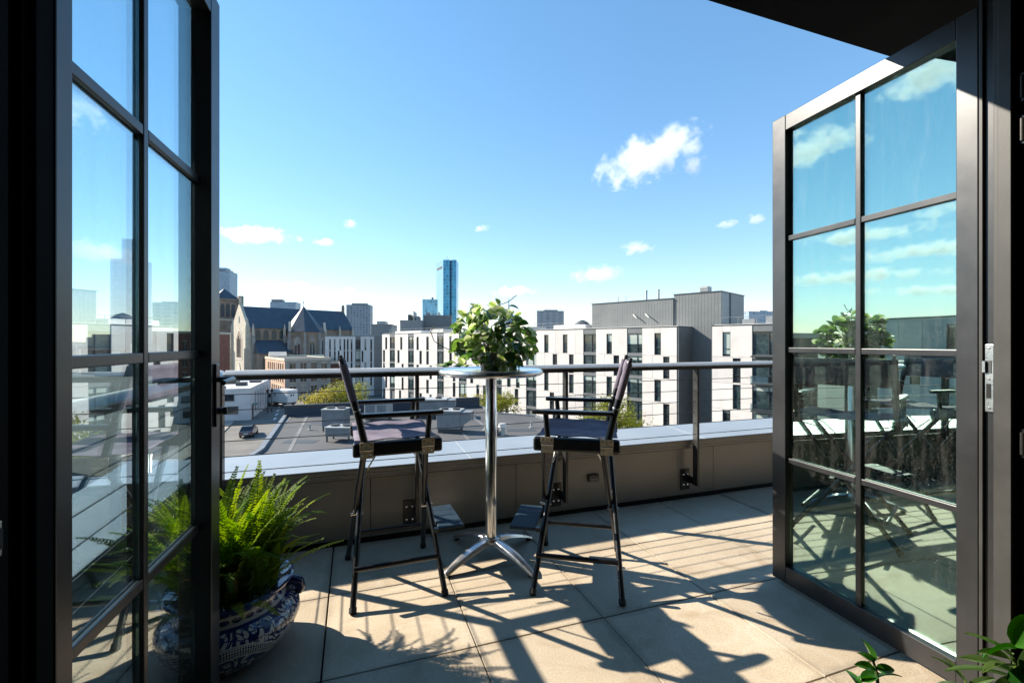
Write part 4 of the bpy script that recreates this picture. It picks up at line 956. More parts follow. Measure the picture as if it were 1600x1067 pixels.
# ---------------- the low flat-roofed building in front, with rooftop plant
lr = thing('flat_roof_building', 'low building with dark grey membrane roof below the terrace', 'building', cw(-10, 45, GZ))
lr.rotation_euler = (0, 0, -YAW)
HR = 13.22 - 8.0            # roof height above ground, 8 m under the lens
ZR = 8.0 * F
def rp(px, py):
    z = ZR / (py - CY); return ((px - CX) / F * z + 10, z - 45)
outl = [rp(358, 735), rp(404, 705), rp(443, 651.5), rp(749, 636), rp(778, 647), rp(836, 651), rp(872, 664), rp(905, 720), rp(915, 800)]
MB().prism([(x, y) for x, y in reversed(outl)][::-1][::-1], 0.02, HR).build('body', 'roof_grey', lr)
c = MB()
a, b_ = Vector(rp(443, 651.5)), Vector(rp(749, 636)); d = (b_ - a).normalized(); nn = Vector((-d.y, d.x))
c.prism([a + d * 0.1, b_, b_ + nn * 0.35, a + d * 0.1 + nn * 0.35], HR + 0.002, HR + 1.15)
c.build('roof_parapet', 'roof_curb', lr)
cp = MB().prism([a + d * 0.0 - nn * 0.06, b_ + d * 0.1 - nn * 0.06, b_ + d * 0.1 + nn * 0.42, a + nn * 0.42], HR + 1.152, HR + 1.22).build('parapet_cap', 'roof_curb', lr)
for p_, q_ in zip(outl[0:2], outl[1:3]):
    a, b_ = Vector(p_), Vector(q_); d = (b_ - a).normalized(); nn = Vector((d.y, -d.x))
    MB().prism([a, a + nn * 0.35, b_ + nn * 0.35, b_], HR + 0.002, HR + 0.22).build('roof_edge', 'hvac', lr)
for p_, q_ in zip(outl[3:8], outl[4:9]):
    a, b_ = Vector(p_), Vector(q_); d = (b_ - a).normalized(); nn = Vector((-d.y, d.x))
    MB().prism([a, b_, b_ + nn * 0.3, a + nn * 0.3], HR + 0.002, HR + 0.16).build('roof_curb', 'hvac', lr)
for (x0, y0, x1, y1, w) in ((452, 652, 408, 705, .20), (447, 652, 400, 705, .10), (480, 650, 452, 705, .14), (517, 648, 505, 660, .12), (560, 646, 545, 690, .12), (640, 642, 662, 690, .12), (600, 644, 602, 690, .10), (720, 638, 790, 690, .12), (690, 640, 735, 690, .10), (440, 668, 600, 655, .10), (425, 686, 640, 668, .10), (780, 660, 890, 668, .1), (760, 680, 890, 690, .1)):
    a, b_ = Vector(rp(x0, y0)), Vector(rp(x1, y1)); d = (b_ - a).normalized(); nn = Vector((-d.y, d.x)) * w
    MB().prism([a - nn, b_ - nn, b_ + nn, a + nn], HR + 0.002, HR + 0.02).build('roof_seam', 'roof_seam', lr)
def hv_place(px, py): x, y = rp(px, py); return lr.matrix_basis @ Vector((x, y, HR)) if False else cw(x - 10, y + 45, GZ + HR + 0.004)
def rooftop_unit(label, px, py, w, d_, h, rz, hood=True, light='hvac'):
    t = thing('rooftop_unit', label, 'air handler', hv_place(px, py), -YAW + R(rz), 'rooftop air units on the low roof')
    MB().box(-w/2 + .1, w/2 - .1, -d_/2 + .1, d_/2 - .1, 0.0, 0.35).build('curb', 'hvac_dark', t)
    b = MB().box(-w/2, w/2, -d_/2, d_/2, 0.351, h).build('cabinet', light, t, bevel=0.03, seg=1)
    MB().box(-w/2 - .04, w/2 + .04, -d_/2 - .04, d_/2 + .04, h + .001, h + .07).build('lid', 'hvac_light', t)
    for k in range(2): MB().box(-w/2 + .12 + k * w/2, -.08 + k * w/2, -d_/2 - .02, -d_/2, .5, h - .15).build('access_panel', 'hvac', t, bevel=0.01, seg=1)
    MB().box(-w/2 - .02, -w/2, -d_/2 + .2, d_/2 - .2, .6, h - .3).build('grille', 'hvac_dark', t)
    if hood:
        MB().prism([(0, .55), (0, h - .05), (.95, h - .05), (.95, h * .62)][::-1], -d_/2 + .1, d_/2 - .1, M=Matrix.Translation((w/2, 0, 0)) @ Matrix.Rotation(R(90), 4, 'X')).build('hood', light, t)
    for k in range(2):
        MB().lathe([(.32, 0), (.34, .14), (.3, .16), (.08, .10)], 16, c=(-w/4 + k * w/2, 0, h + .0705)).build('fan', 'hvac_dark', t, True)
    return t
rooftop_unit('grey rooftop air unit with angled hood nearest the bar table', 704, 674, 2.1, 1.8, 1.9, -6)
rooftop_unit('wide grey rooftop air unit behind the left chair arm', 672, 651, 3.6, 2.2, 1.9, 4)
rooftop_unit('pale rooftop air unit behind the left director chair', 592, 657, 2.3, 2.2, 1.9, 0, False, 'hvac_light')
def condenser(label, px, py, n, h):
    t = thing('condenser', label, 'condenser', hv_place(px, py), -YAW + R(-3), 'pale condensers on the low roof')
    for x in (-.9, .9):
        for y in (-.6, .6): MB().box(x - .05, x + .05, y - .05, y + .05, 0, .45).build('leg', 'hvac_dark', t)
    MB().box(-1.0, 1.0, -.75, .75, .451, h).build('cabinet', 'hvac', t, bevel=0.03, seg=1)
    MB().box(-1.05, 1.05, -.8, .8, h + .001, h + .1).build('lid', 'hvac_light', t)
    for k in range(n): MB().lathe([(.36, 0), (.38, .12), (.33, .13), (.1, .05)], 16, c=(-.5 + k, 0, h + .101)).build('fan', 'hvac_dark', t, True)
condenser('taller pale condenser with two round fans on the low roof', 525, 672, 2, 1.9)
condenser('shorter pale condenser in front of the taller one', 533, 688, 2, 1.1)
pq = random.Random(31)
for (x, y, w, h) in ((500, 662, 2.2, 1.4), (565, 672, 1.8, 2.4), (470, 690, 2.6, 1.2), (620, 660, 2.0, 1.2), (735, 668, 2.4, 1.4), (815, 672, 2.6, 1.2), (640, 684, 1.6, 1.4)):
    cx0, cy0 = rp(x, y); MB().box(cx0 - w/2, cx0 + w/2, cy0 - h/2, cy0 + h/2, HR + .002, HR + .012).build('roof_patch', 'hvac_dark' if pq.random() < .5 else 'hvac', lr)
for (x, y) in ((484, 672), (558, 660), (614, 676), (742, 655), (758, 672), (830, 668)):
    cx0, cy0 = rp(x, y); MB().tube([(cx0, cy0, HR), (cx0, cy0, HR + .55)], .09, 8).tube([(cx0, cy0, HR + .001), (cx0, cy0, HR + .08)], .22, 10).build('vent_pipe', 'hvac_light', lr, True)
a, b_ = rp(545, 668), rp(596, 655)
MB().tube([(a[0], a[1], HR + .2), (b_[0], b_[1], HR + .2)], .07, 6).build('conduit', 'hvac_light', lr, True)
t = thing('roof_vent', 'small white roof vent right of the table column', 'vent', hv_place(785, 680), -YAW)
MB().tube([(0, 0, 0), (0, 0, .75)], .22, 10).build('stack', 'hvac_light', t, True); MB().tube([(0, 0, .72), (0, 0, .98)], .36, 12).build('cap', 'roof_white', t, True); MB().box(-1.2, -.35, -.3, .5, 0, .55).build('box', 'hvac_dark', t)

# ---------------- street, kerbs, small buildings at the left
def gp(px, py):
    z = (HC - GZ) * F / (py - CY); return ((px - CX) / F * z, z)
def gpoly(name, pts, m, z0, z1, kind='structure'):
    o = MB().prism([tuple(cw(x, z, 0).xy) for x, z in pts], GZ + z0, GZ + z1).build(name, m); tag(o, kind=kind); return o
gpoly('street', [(-22, 25), (-22, 60), (-36, 82), (-36, 112), (-20, 124), (-20, 140), (-70, 140), (-66, 112), (-56, 98), (-46, 76), (-38, 58), (-30, 25)], 'asphalt', -0.5, 0.004)
gpoly('pavement', [(-30.4, 25), (-38.4, 58), (-46.4, 76), (-56.4, 98), (-66, 112), (-72, 112), (-60, 98), (-50, 76), (-42, 58), (-34, 25)], 'pavement', -0.5, 0.14)
for k in range(7):
    x, z = -41.0 - 2.1 * k, 78 + 4.6 * k
    if k < 5: gpoly('road_marking', [(x, z), (x + .35, z + .05), (x - .35, z + 2.05), (x - .7, z + 2.0)], 'roof_white', 0.0045, 0.0085)

def house(name, label, lat, z, dlat, dz, L, D, Hh, wall, rows, wins, left_wins, roofm='roof_grey', group=None, winm='win_dark', cat='building', pil=0, left_wall=None):
    t = thing(name, label, cat, cw(lat, z, GZ), rot_of(dlat, dz), group)
    MB().box(0, L, 0, D, 0.02, Hh).build('wall', wall, t)
    if left_wall: MB().box(-.03, 0, 0.02, D - .02, 0.03, Hh - 0.01).build('side_wall', left_wall, t)
    MB().box(-.12, L + .12, -.12, 0.0, Hh - .35, Hh + .3).box(-.12, L + .12, D, D + .12, Hh - .35, Hh + .3).box(-.15, -.031, 0.001, D - .001, Hh - .35, Hh + .3).box(L + .001, L + .12, 0.001, D - .001, Hh - .35, Hh + .3).build('cornice', 'pale_stone', t)
    MB().box(.02, L - .02, .02, D - .02, Hh, Hh + .06).build('roof', roofm, t)
    for (x, z0, w, h) in wins:
        f = MB().box(x - .08, x + w + .08, -.10, -.002, z0 - .14, z0).box(x - .06, x + w + .06, -.07, -.002, z0 + h, z0 + h + .16).box(x + w/2 - .03, x + w/2 + .03, -.05, -.022, z0, z0 + h).build('window', 'pale_stone', t)
        MB().box(0, w, 0, .018, 0, h).build('pane', winm, f, loc=(x, -.02, z0))
    for (y, z0, w, h) in left_wins:
        f = MB().box(-.14, -.032, y - .08, y + w + .08, z0 - .14, z0).box(-.10, -.032, y - .06, y + w + .06, z0 + h, z0 + h + .16).box(-.07, -.032, y + w/2 - .03, y + w/2 + .03, z0, z0 + h).build('window', 'pale_stone', t)
        MB().box(0, .018, 0, w, 0, h).build('pane', winm, f, loc=(-.052, y, z0))
    return t
# two-storey white building beside the street: local x along its street front (away), y to the left
wb = thing('white_commercial_building', 'small white two storey building with flat roof by the street', 'building', cw(-44.6, 77.5, GZ), rot_of(.94, .34))
Lw, Dw, Hw = 11.0, 22.0, 5.35
MB().box(-Lw, 0, 0, Dw, 0.02, Hw - .3).build('wall', 'white_render', wb)
MB().box(-Lw, 0.03, -.03, .25, Hw - .299, Hw + .1).box(-.25, 0.03, .251, Dw, Hw - .299, Hw + .1).box(-Lw, -Lw + .25, .251, Dw, Hw - .299, Hw + .1).box(-Lw + .251, -.251, Dw - .25, Dw, Hw - .299, Hw + .1).build('roof_parapet', 'white_render', wb)
MB().box(-Lw + .26, -.26, .26, Dw - .26, Hw - .298, Hw - .25).build('roof', 'roof_white', wb)
for (x, y, w, d_, h) in ((-6, 3, 1.6, 1.2, .5), (-4, 9, 1.8, 1.4, .7), (-7, 14, 2.4, 2, .6), (-3, 16, 2, 2, .4)): MB().box(x, x + w, y, y + d_, Hw - .249, Hw - .249 + h).build('roof_unit', 'hvac_dark', wb, bevel=0.03, seg=1)
for k in range(6):
    y = 4.0 + 2.6 * k
    MB().box(.0, .16, y - .95, y - .55, .1, Hw - .5).build('pilaster', 'white_render', wb)
    f = MB().box(.0, .05, y, y + .7, .9, 1.0).box(.0, .05, y, y + .7, 4.35, 4.45).box(.0, .05, y - .05, y, .9, 4.45).box(.0, .05, y + .7, y + .75, .9, 4.45).build('window', 'hvac', wb); MB().box(0, .02, 0, .7, 0, 3.35).build('pane', 'win_dark', f, loc=(.001, y, 1.0))
MB().box(.001, .06, 1.6, 2.6, .05, 2.2).build('door', 'hvac_dark', wb); MB().box(.001, .9, 1.3, 2.9, 2.4, 2.55).build('awning', 'copper_green', wb)
for (x, z0, w, h) in ((-9.8, 3.4, 3.2, 1.0), (-5.0, 3.4, 2.6, 1.0), (-9.6, .9, 2.2, 1.6), (-3.4, 1.2, 1.6, 1.2)):
    f = MB().box(x - .06, x + w + .06, -.06, -.001, z0 - .08, z0).box(x - .06, x + w + .06, -.06, -.001, z0 + h, z0 + h + .08).box(x - .06, x, -.06, -.001, z0, z0 + h).box(x + w, x + w + .06, -.06, -.001, z0, z0 + h).build('window', 'hvac', wb); MB().box(0, w, 0, .02, 0, h).build('pane', 'win_dark', f, loc=(x, -.03, z0))

brk = [(1.0 + 2.35 * i, z0, 1.3, 1.9) for i in range(4) for z0 in (1.2, 4.0, 6.6)]
lft = [(1.2 + 2.1 * i, z0, 1.1, 1.8) for i in range(8) for z0 in (1.2, 3.9, 6.5)]
house('corner_brick_building', 'corner building with peach brick side and grey stone front', -51.9, 104, .77, .64, 10.2, 20, 9.3, 'grey_stone', 3, brk, lft, 'roof_grey', left_wall='peach_brick')
house('dark_brick_house', 'narrow dark brick house between the stone front and grey wing', -44.0, 110.6, .77, .64, 6.5, 14, 8.4, 'dark_brick', 2, [(1.2, 4.6, 1.2, 1.8), (3.6, 4.6, 1.2, 1.8), (1.2, 1.4, 1.2, 1.8), (3.6, 1.4, 1.2, 1.8)], [], 'dark_brick')
# pediment hall with cream gable and green roofs in front of the church
hl = thing('gabled_hall', 'cream gabled hall with long green roof below the church', 'building', cw(-64.5, 122, GZ), rot_of(.86, .5))
MB().box(0, 26, 0, 12, .02, 7.2).build('wall', 'cream', hl)
MB().prism([(0, 7.201), (12, 7.201), (6, 10.6)], -.4, 4.0, M=Matrix(((0, 0, 1, 0), (1, 0, 0, 0), (0, 1, 0, 0), (0, 0, 0, 1)))).build('gable', 'cream', hl)
MB().prism([(0, 7.201), (12, 7.201), (6, 9.6)], 4.001, 26, M=Matrix(((0, 0, 1, 0), (1, 0, 0, 0), (0, 1, 0, 0), (0, 0, 0, 1)))).build('roof', 'copper_green', hl)
for k in range(5): MB().box(6 + 3.6 * k, 7.4 + 3.6 * k, 1.5 + (k % 2), 3 + (k % 2), 7.4, 8.9 + .4 * (k % 3)).build('roof_unit', 'hvac_light' if k % 2 else 'hvac', hl)
for k in range(5): MB().box(-.03, -.001, 2.6 + 1.5 * k, 3.4 + 1.5 * k, 4.2, 6.4).build('pane', 'win_dark', hl)
MB().lathe([(1.9, 0), (1.9, .5), (1.3, 1.5), (.2, 2.0)], 8, c=(16, 5, 9.0)).build('skylight', 'copper_green', hl)
# tall red brick building at the left edge
rb = house('red_brick_building', 'tall red brick building cut by the left door edge', -98, 124, .98, .2, 13.2, 16, 16.0, 'red_brick', 3, [(x, z0, 1.0, 3.0) for x in (7.4, 9.2, 11.0) for z0 in (2.0, 6.6, 10.6)], [], 'roof_white')

# ---------------- church
chp = thing('church', 'stone church with steep blue slate roof and polygonal apse', 'church', cw(-107.6, 180, GZ), rot_of(.673, .74))
CL, HWd, EV, RG = 43.0, 9.0, 19.0, 27.6
YZ = Matrix(((0, 0, 1, 0), (1, 0, 0, 0), (0, 1, 0, 0), (0, 0, 0, 1)))       # prism axis along x, polygon in (y, z)
MB().box(0.4, CL, -HWd, HWd, .02, EV).build('wall', 'church_stone', chp)
MB().prism([(-HWd - .5, EV - .3), (HWd + .5, EV - .3), (0, RG)], 0.75, CL + .3, M=YZ).build('roof', 'slate', chp)
MB().prism([(-HWd - .4, .02), (HWd + .4, .02), (HWd + .4, EV - .2), (0, RG + 1.2), (-HWd - .4, EV - .2)], -.3, .7, M=YZ).build('gable', 'pale_stone', chp)
ar = lambda w, h0, h1: [(-w, h0), (w, h0), (w, h1 - w * 1.2), (w * .55, h1 - w * .45), (0, h1), (-w * .55, h1 - w * .45), (-w, h1 - w * 1.2)]
def arch(x, y, w, h0, h1, axis, nm, m, dep=.12):
    M = Matrix.Translation((x, y, 0)) @ (YZ if axis == 'x' else Matrix(((1, 0, 0, 0), (0, 0, -1, 0), (0, 1, 0, 0), (0, 0, 0, 1))))
    return MB().prism(ar(w, h0, h1), 0, dep, M=M).build(nm, m, chp)
arch(-.42, 0, 3.6, 6.5, 19.0, 'x', 'great_window_arch', 'cream', .12); arch(-.5, 0, 2.9, 7.2, 18.0, 'x', 'great_window', 'church_stone', .08)
for yy in (-1.5, 0, 1.5): arch(-.56, yy, .45, 7.6, 14.8 + (1.5 if yy == 0 else 0), 'x', 'lancet', 'win_dark', .06)
arch(-.42, 0, .6, 21.0, 23.6, 'x', 'attic_window', 'win_dark', .1); arch(-.55, 0, 1.7, .1, 5.2, 'x', 'portal', 'cream', .3)
for s in (-1, 1):
    MB().box(-1.5, 1.2, s * 8.6 - .9, s * 8.6 + .9, .02, 11).box(-1.0, 1.0, s * 8.6 - .7, s * 8.6 + .7, 11.001, 17.2).build('buttress', 'pale_stone', chp)
    MB().lathe([(.8, 17.2), (.75, 19.4), (.05, 22.6)], 6, c=(0, s * 8.6, 0)).build('pinnacle', 'pale_stone', chp)
MB().lathe([(.7, RG + .6), (.6, RG + 1.9), (.05, RG + 4.2)], 6, c=(.2, 0, 0)).build('pinnacle', 'pale_stone', chp)
MB().lathe([(.8, RG - 1.0), (.75, RG + 2.2), (.4, RG + 3.0)], 6, c=(CL, 0, 0)).build('pinnacle', 'church_stone', chp)
# aisle lean-to, clerestory and buttresses on the long side
MB().box(2.0, 14.0, -HWd - 5.5, -HWd, .02, 9.2).build('aisle_wall', 'church_stone', chp)
MB().prism([(-HWd - 6.0, 9.0), (-HWd - .02, 9.0), (-HWd - .02, 14.2)], 1.8, 14.2, M=YZ).build('aisle_roof', 'slate', chp)
for k in range(4): arch(3.6 + 2.9 * k, -HWd, .85, 14.6, 18.3, 'y', 'clerestory_window', 'win', .12)
for k in range(3): arch(4.0 + 3.8 * k, -HWd - 5.5, .7, 2.5, 7.6, 'y', 'aisle_window', 'win_dark', .12)
for x in (1.6, 13.2, 30.0, 36.5, 42.6):
    MB().box(x - .55, x + .55, -HWd - 1.4, -HWd - .001, .02, 16.0).build('buttress', 'grey_stone', chp)
    MB().lathe([(.55, 16.001), (.5, 18.4), (.05, 20.6)], 6, c=(x, -HWd - .7, 0)).build('pinnacle', 'pale_stone', chp)
# polygonal apse with tent roof
ac = (21.0, -HWd - 1.0); ar_ = 7.6
pts8 = [(ac[0] + ar_ * math.cos(R(22.5 + 45 * k)), ac[1] + ar_ * math.sin(R(22.5 + 45 * k))) for k in range(8)]
MB().prism(pts8, .02, 17.6).build('apse_wall', 'church_stone', chp)
rm = MB(); ap = (ac[0], ac[1] + 1.0, RG + .8)
pr8 = [(ac[0] + (ar_ + .5) * math.cos(R(22.5 + 45 * k)), ac[1] + (ar_ + .5) * math.sin(R(22.5 + 45 * k)), 17.5) for k in range(8)]
for k in range(8): rm.face([pr8[k], pr8[(k + 1) % 8], ap])
rm.face(list(reversed(pr8))); rm.build('apse_roof', 'slate', chp)
MB().box(ac[0] - .08, ac[0] + .08, ac[1] + .92, ac[1] + 1.08, RG + .7, RG + 3.0).box(ac[0] - .5, ac[0] + .5, ac[1] + .95, ac[1] + 1.05, RG + 2.1, RG + 2.3).build('cross', 'dark_frame', chp)
for k in (3, 4, 5, 6, 7):
    p_ = pts8[k]; d_ = Vector((p_[0] - ac[0], p_[1] - ac[1])).normalized()
    Mx = Matrix.Translation((p_[0], p_[1], 0)) @ Matrix.Rotation(math.atan2(d_.y, d_.x), 4, 'Z')
    MB().box(-.3, .8, -.5, .5, .02, 14.5, M=Mx).box(-.3, .4, -.4, .4, 14.501, 17.3, M=Mx).build('buttress', 'grey_stone', chp)
    if k in (4, 7): MB().lathe([(.6, 17.6), (.55, 21.0), (.45, 21.6)], 6, c=(p_[0], p_[1], 0)).build('pinnacle', 'cream', chp)
for k in (3, 4, 5, 6):
    a_, b_ = Vector(pts8[k]), Vector(pts8[k + 1]); md = (a_ + b_) / 2; d_ = (b_ - a_).normalized()
    Mx = Matrix(((d_.x, 0, d_.y, md.x), (d_.y, 0, -d_.x, md.y), (0, 1, 0, 0), (0, 0, 0, 1)))
    MB().prism(ar(1.35, 4.5, 15.6), .0, .12, M=Mx).build('apse_arch', 'grey_stone', chp)
    for o_ in (-.6, .6): MB().prism([(x + o_, z_) for x, z_ in ar(.42, 5.0, 14.2)], .121, .18, M=Mx).build('lancet', 'win_dark', chp)
# square church tower behind
ct = thing('church_tower', 'square dark stone church tower with pyramid cap at the left', 'tower', cw(-124, 196, GZ), rot_of(.673, .74))
MB().box(-5.0, 5.0, -5.0, 5.0, .02, 31).build('shaft', 'church_stone', ct)
MB().box(-5.2, 5.2, -5.2, 5.2, 22.4, 23.1).build('string_course', 'pale_stone', ct)
MB().box(-5.3, 5.3, -5.3, 5.3, 31.001, 31.7).build('cornice', 'church_stone', ct)
c_ = MB(); bq = [(-4.6, -4.6, 31.701), (4.6, -4.6, 31.701), (4.6, 4.6, 31.701), (-4.6, 4.6, 31.701)]
for k in range(4): c_.face([bq[k], bq[(k + 1) % 4], (0, 0, 36.4)])
c_.build('cap_roof', 'slate', ct)
for x in (-4.9, 4.9):
    for y in (-4.9, 4.9): MB().box(x - .9, x + .9, y - .9, y + .9, .02, 33.2).build('corner_turret', 'pale_stone' if y < 0 and x < 0 else 'church_stone', ct)
for o_ in (-2, 0, 2):
    MB().prism(ar(.7, 24.0, 29.6), 0, .12, M=Matrix.Translation((o_, -5.0, 0)) @ Matrix(((1, 0, 0, 0), (0, 0, -1, 0), (0, 1, 0, 0), (0, 0, 0, 1)))).build('louvre', 'hvac_dark', ct)
    MB().prism(ar(.7, 24.0, 29.6), 0, .12, M=Matrix.Translation((-5.12, o_, 0)) @ YZ).build('louvre', 'hvac_dark', ct)

# ---------------- rooftops behind the white block
def block(name, label, px0, px1, ytop, z, depth, m, roofbits=(), group=None, base=GZ, cat='building', dz=0.12):
    l0, l1 = (px0 - CX) / F * z, (px1 - CX) / F * z
    top = HC + (CY - ytop) / F * z - GZ
    t = thing(name, label, cat, cw(l0, z, GZ), rot_of(1, dz), group)
    MB().box(0, l1 - l0, 0, depth, .02, top).build('shaft', m, t)
    MB().box(-.1, l1 - l0 + .1, -.1, depth + .1, top + .001, top + .012 * z ** .5 + .2).build('parapet', 'hvac', t)
    for (a, b, h, mm) in roofbits:
        MB().box(a * (l1 - l0), b * (l1 - l0), depth * .2, depth * .7, top + .5, top + .5 + h).build('roof_house', mm, t)
    return t
block('office_block', 'grey rooftop block with open loggia behind the white roofline', 625, 659, 502, 128, 16, 'hvac', ((.3, .45, 1.6, 'hvac_dark'), (.55, .6, 2.6, 'hvac_light'), (.68, .8, 1.2, 'hvac')))
block('office_block', 'darker slate grey rooftop block below the blue tower', 662, 705, 494, 138, 18, 'grey_metal', ((.05, .2, .8, 'hvac'), (.5, .55, 1.0, 'hvac_light')))
block('office_block', 'low grey rooftop boxes left of the loggia block', 580, 611, 508, 150, 14, 'hvac', ((.2, .6, 1.0, 'hvac_light'),))
# far towers
bt = thing('glass_tower', 'tall slim blue mirrored glass skyscraper in the distance', 'skyscraper', cw((692.5 - CX) / F * 1250, 1250, GZ), rot_of(1, .02))
TH_ = 13.2 + (CY - 406) / F * 1250
wR = (713 - 692.5) / F * 1250; wL = 54.0
MB().box(0, wR * .50, 0, 60, .1, TH_).build('glass_wall', 'tower_blue', bt)
MB().box(wR * .50, wR * .64, 3.5, 60, .1, TH_ - 1).build('notch', 'tower_notch', bt)
MB().box(wR * .64, wR, 0, 60, .1, TH_).build('glass_wall', 'tower_blue', bt)
lp_ = MB(); ex = Vector(((680 - 692.5) / F * 1250 - 6, 58))
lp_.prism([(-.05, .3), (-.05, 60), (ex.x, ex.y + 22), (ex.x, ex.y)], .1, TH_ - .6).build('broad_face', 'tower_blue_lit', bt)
e2 = (ex - Vector((-.05, .3))); nn = Vector((e2.y, -e2.x)).normalized() * -1.0
sgn = MB(); a_ = Vector((-.05, .3)) + e2 * .15; b_ = Vector((-.05, .3)) + e2 * .86
nn = Vector((-abs(nn.x), -abs(nn.y)))
sgn.prism([a_, a_ + nn * .6, b_ + nn * .6, b_], TH_ - 22, TH_ - 16).build('sign_strip', 'hvac_dark', bt)  # dark sign line high on the broad face
MB().tube([(8, 20, TH_), (8, 20, TH_ + 14)], .5, 5).tube([(12, 24, TH_), (12, 24, TH_ + 9)], .3, 5).build('antenna', 'hvac', bt)
block('glass_tower', 'shorter blue glass tower left of the tall mirrored one', 660, 683, 468, 1150, 30, 'tower_blue_pale', ((.6, .72, 6, 'hvac'),), cat='skyscraper')
block('far_tower', 'grey gridded slab tower right of the church', 541, 577, 476.5, 760, 26, 'tower_grey', ((.2, .85, 3.0, 'hvac'),), cat='tower')
block('far_tower', 'far low tower showing above the church ridge', 422, 460, 472, 900, 30, 'tower_steel', ((.0, .42, 5.5, 'hvac'),), cat='tower')
block('far_tower', 'far glass tower with stepped crown at the door edge', 328, 357, 424, 1000, 36, 'tower_steel', ((.1, .9, 4, 'hvac_light'), (.1, .75, 9, 'tower_steel')), cat='tower')
block('far_tower', 'far grey concrete block right of the table plant', 839, 882, 486, 640, 26, 'tower_concrete', ((.3, .8, 1.8, 'hvac'),), cat='tower')
block('far_tower', 'pale far glass block right of the grey penthouse', 1170, 1215, 487, 520, 22, 'tower_steel', ((.5, .8, 1.5, 'roof_white'),), cat='tower')
block('far_tower', 'stepped far tower added for a reflection in the left door glass', 172, 212, 405, 560, 26, 'tower_steel', ((.3, 1.0, 26, 'tower_steel'),), cat='tower')  # added tower, stands behind the pane in place of a mirrored one
sp_ = thing('far_spire', 'pale domed far tower with needle spire behind the table plant', 'tower', cw((795 - CX) / F * 900, 900, GZ))
MB().lathe([(20, 0.1), (20, 40), (17, 44), (15, 58), (9, 68), (2.2, 72), (1.4, 84), (.3, 104)], 12).build('dome', 'tower_steel', sp_)
dm = thing('far_dome', 'small dark domed pavilion on the skyline beside the penthouse', 'building', cw((910 - CX) / F * 300, 300, GZ))
MB().lathe([(4.5, .1), (4.5, 22), (6.2, 22.5), (5, 25), (3, 27), (.5, 28)], 10).build('dome', 'roof_curb', dm)
# the mass of low roofs out to the horizon
cm = MB(); q = random.Random(3)
for k in range(900):
    z = 190 + 2600 * q.random() ** 1.4; lat = q.uniform(-1.35, 1.2) * z
    if z < 300 and -140 < lat < 130: continue
    w = q.uniform(9, 26); d_ = q.uniform(9, 22); h = q.uniform(6, 14.5) + (q.random() < .06) * 8
    r_ = Matrix.Translation(cw(lat, z, GZ)) @ Matrix.Rotation(q.choice((0, .4, -.9, -1.1)), 4, 'Z')
    cm.box(-w/2, w/2, -d_/2, d_/2, .1, h, M=r_, mi=q.randrange(5))
o = cm.build('distant_city', ['city_mass', 'grey_stone', 'red_brick', 'hvac', 'cream']); tag(o, 'low roofs of the far city spreading to the horizon', 'city', kind='stuff')

# ---------------- buildings across the street to the left, met only in the door reflections
apartment('white panelled block mirrored in the right door glass', -52, 4, -.25, 1.0, 22, 12, [('w', 0, 7, [(0, 2, 2.9), (1, 4, 4.9), (2, 2, 2.9), (3, 4, 4.9)]), ('b', 7, 10), ('w', 10, 19, [(0, 12, 12.9), (1, 15, 15.9), (2, 12, 12.9)]), ('b', 19, 22)], 5, 3.0, top=15.6)
house('row_house', 'dark brick row house mirrored in the right door glass', -54, 34, -.1, 1.0, 16, 12, 14.2, 'dark_brick', 3, [(1.5 + 3 * i, z0, 1.1, 1.8) for i in range(5) for z0 in (3, 6.4, 9.8)], [])
house('row_house', 'red brick row house mirrored beside the dark one', -50, -14, -.1, 1.0, 15, 12, 13.6, 'red_brick', 3, [(1.5 + 3 * i, z0, 1.1, 1.8) for i in range(4) for z0 in (3, 6.4, 9.8)], [])

# ---------------- street trees
def tree(label, px, py_top, z, height, spread, leafm, seed, n=5200):
    base = cw((px - CX) / F * z, z, GZ); q = random.Random(seed)
    t = thing('street_tree', label, 'tree', base, q.uniform(0, 6), 'spring green street trees')
    tr = MB(); tr.tube([(0, 0, 0), (.1, 0, height * .2), (.0, .1, height * .45), (.1, 0, height * .85)], [.28, .22, .16, .04], 8)
    tips = []
    for k in range(16):
        a = k * 2.4 + q.random(); h0 = height * q.uniform(.25, .6); r1 = spread * q.uniform(.5, .9); h1 = h0 + height * q.uniform(.12, .35)
        tr.tube([(0, 0, h0), (math.cos(a) * r1 * .5, math.sin(a) * r1 * .5, (h0 + h1) / 2 + .3), (math.cos(a) * r1, math.sin(a) * r1, h1)], [.09, .06, .02], 5)
        tips.append(Vector((math.cos(a) * r1, math.sin(a) * r1, h1)))
    tr.build('trunk', 'bark', t, True)
    cl = MB()
    centres = tips + [Vector((q.gauss(0, spread * .4), q.gauss(0, spread * .4), height * q.uniform(.45, .98))) for _ in range(26)]
    for k in range(n):
        c = q.choice(centres); p = c + Vector((q.gauss(0, 1), q.gauss(0, 1), q.gauss(0, .8))) * spread * .17
        if p.z < height * .22: continue
        a = Vector((q.gauss(0, 1), q.gauss(0, 1), q.gauss(0, 1))).normalized(); b = a.orthogonal().normalized(); s = q.uniform(.07, .17)
        cl.face([p - a * s, p + b * s * .6, p + a * s, p - b * s * .6])
    cl.build('crown', leafm, t)
    return t
tree('bright yellow green street tree behind the low roof parapet', 541, 592, 74, 6.6, 3.6, 'tree_leaf', 1)
tree('broad paler street tree left of the bright one', 504, 607, 72, 5.4, 3.0, 'tree_leaf_olive', 2)
tree('street tree showing behind the table column', 776, 604, 66, 6.2, 2.6, 'tree_leaf', 3)
tree('street tree seen under the right chair back', 958, 622, 52, 6.4, 3.2, 'tree_leaf', 4)
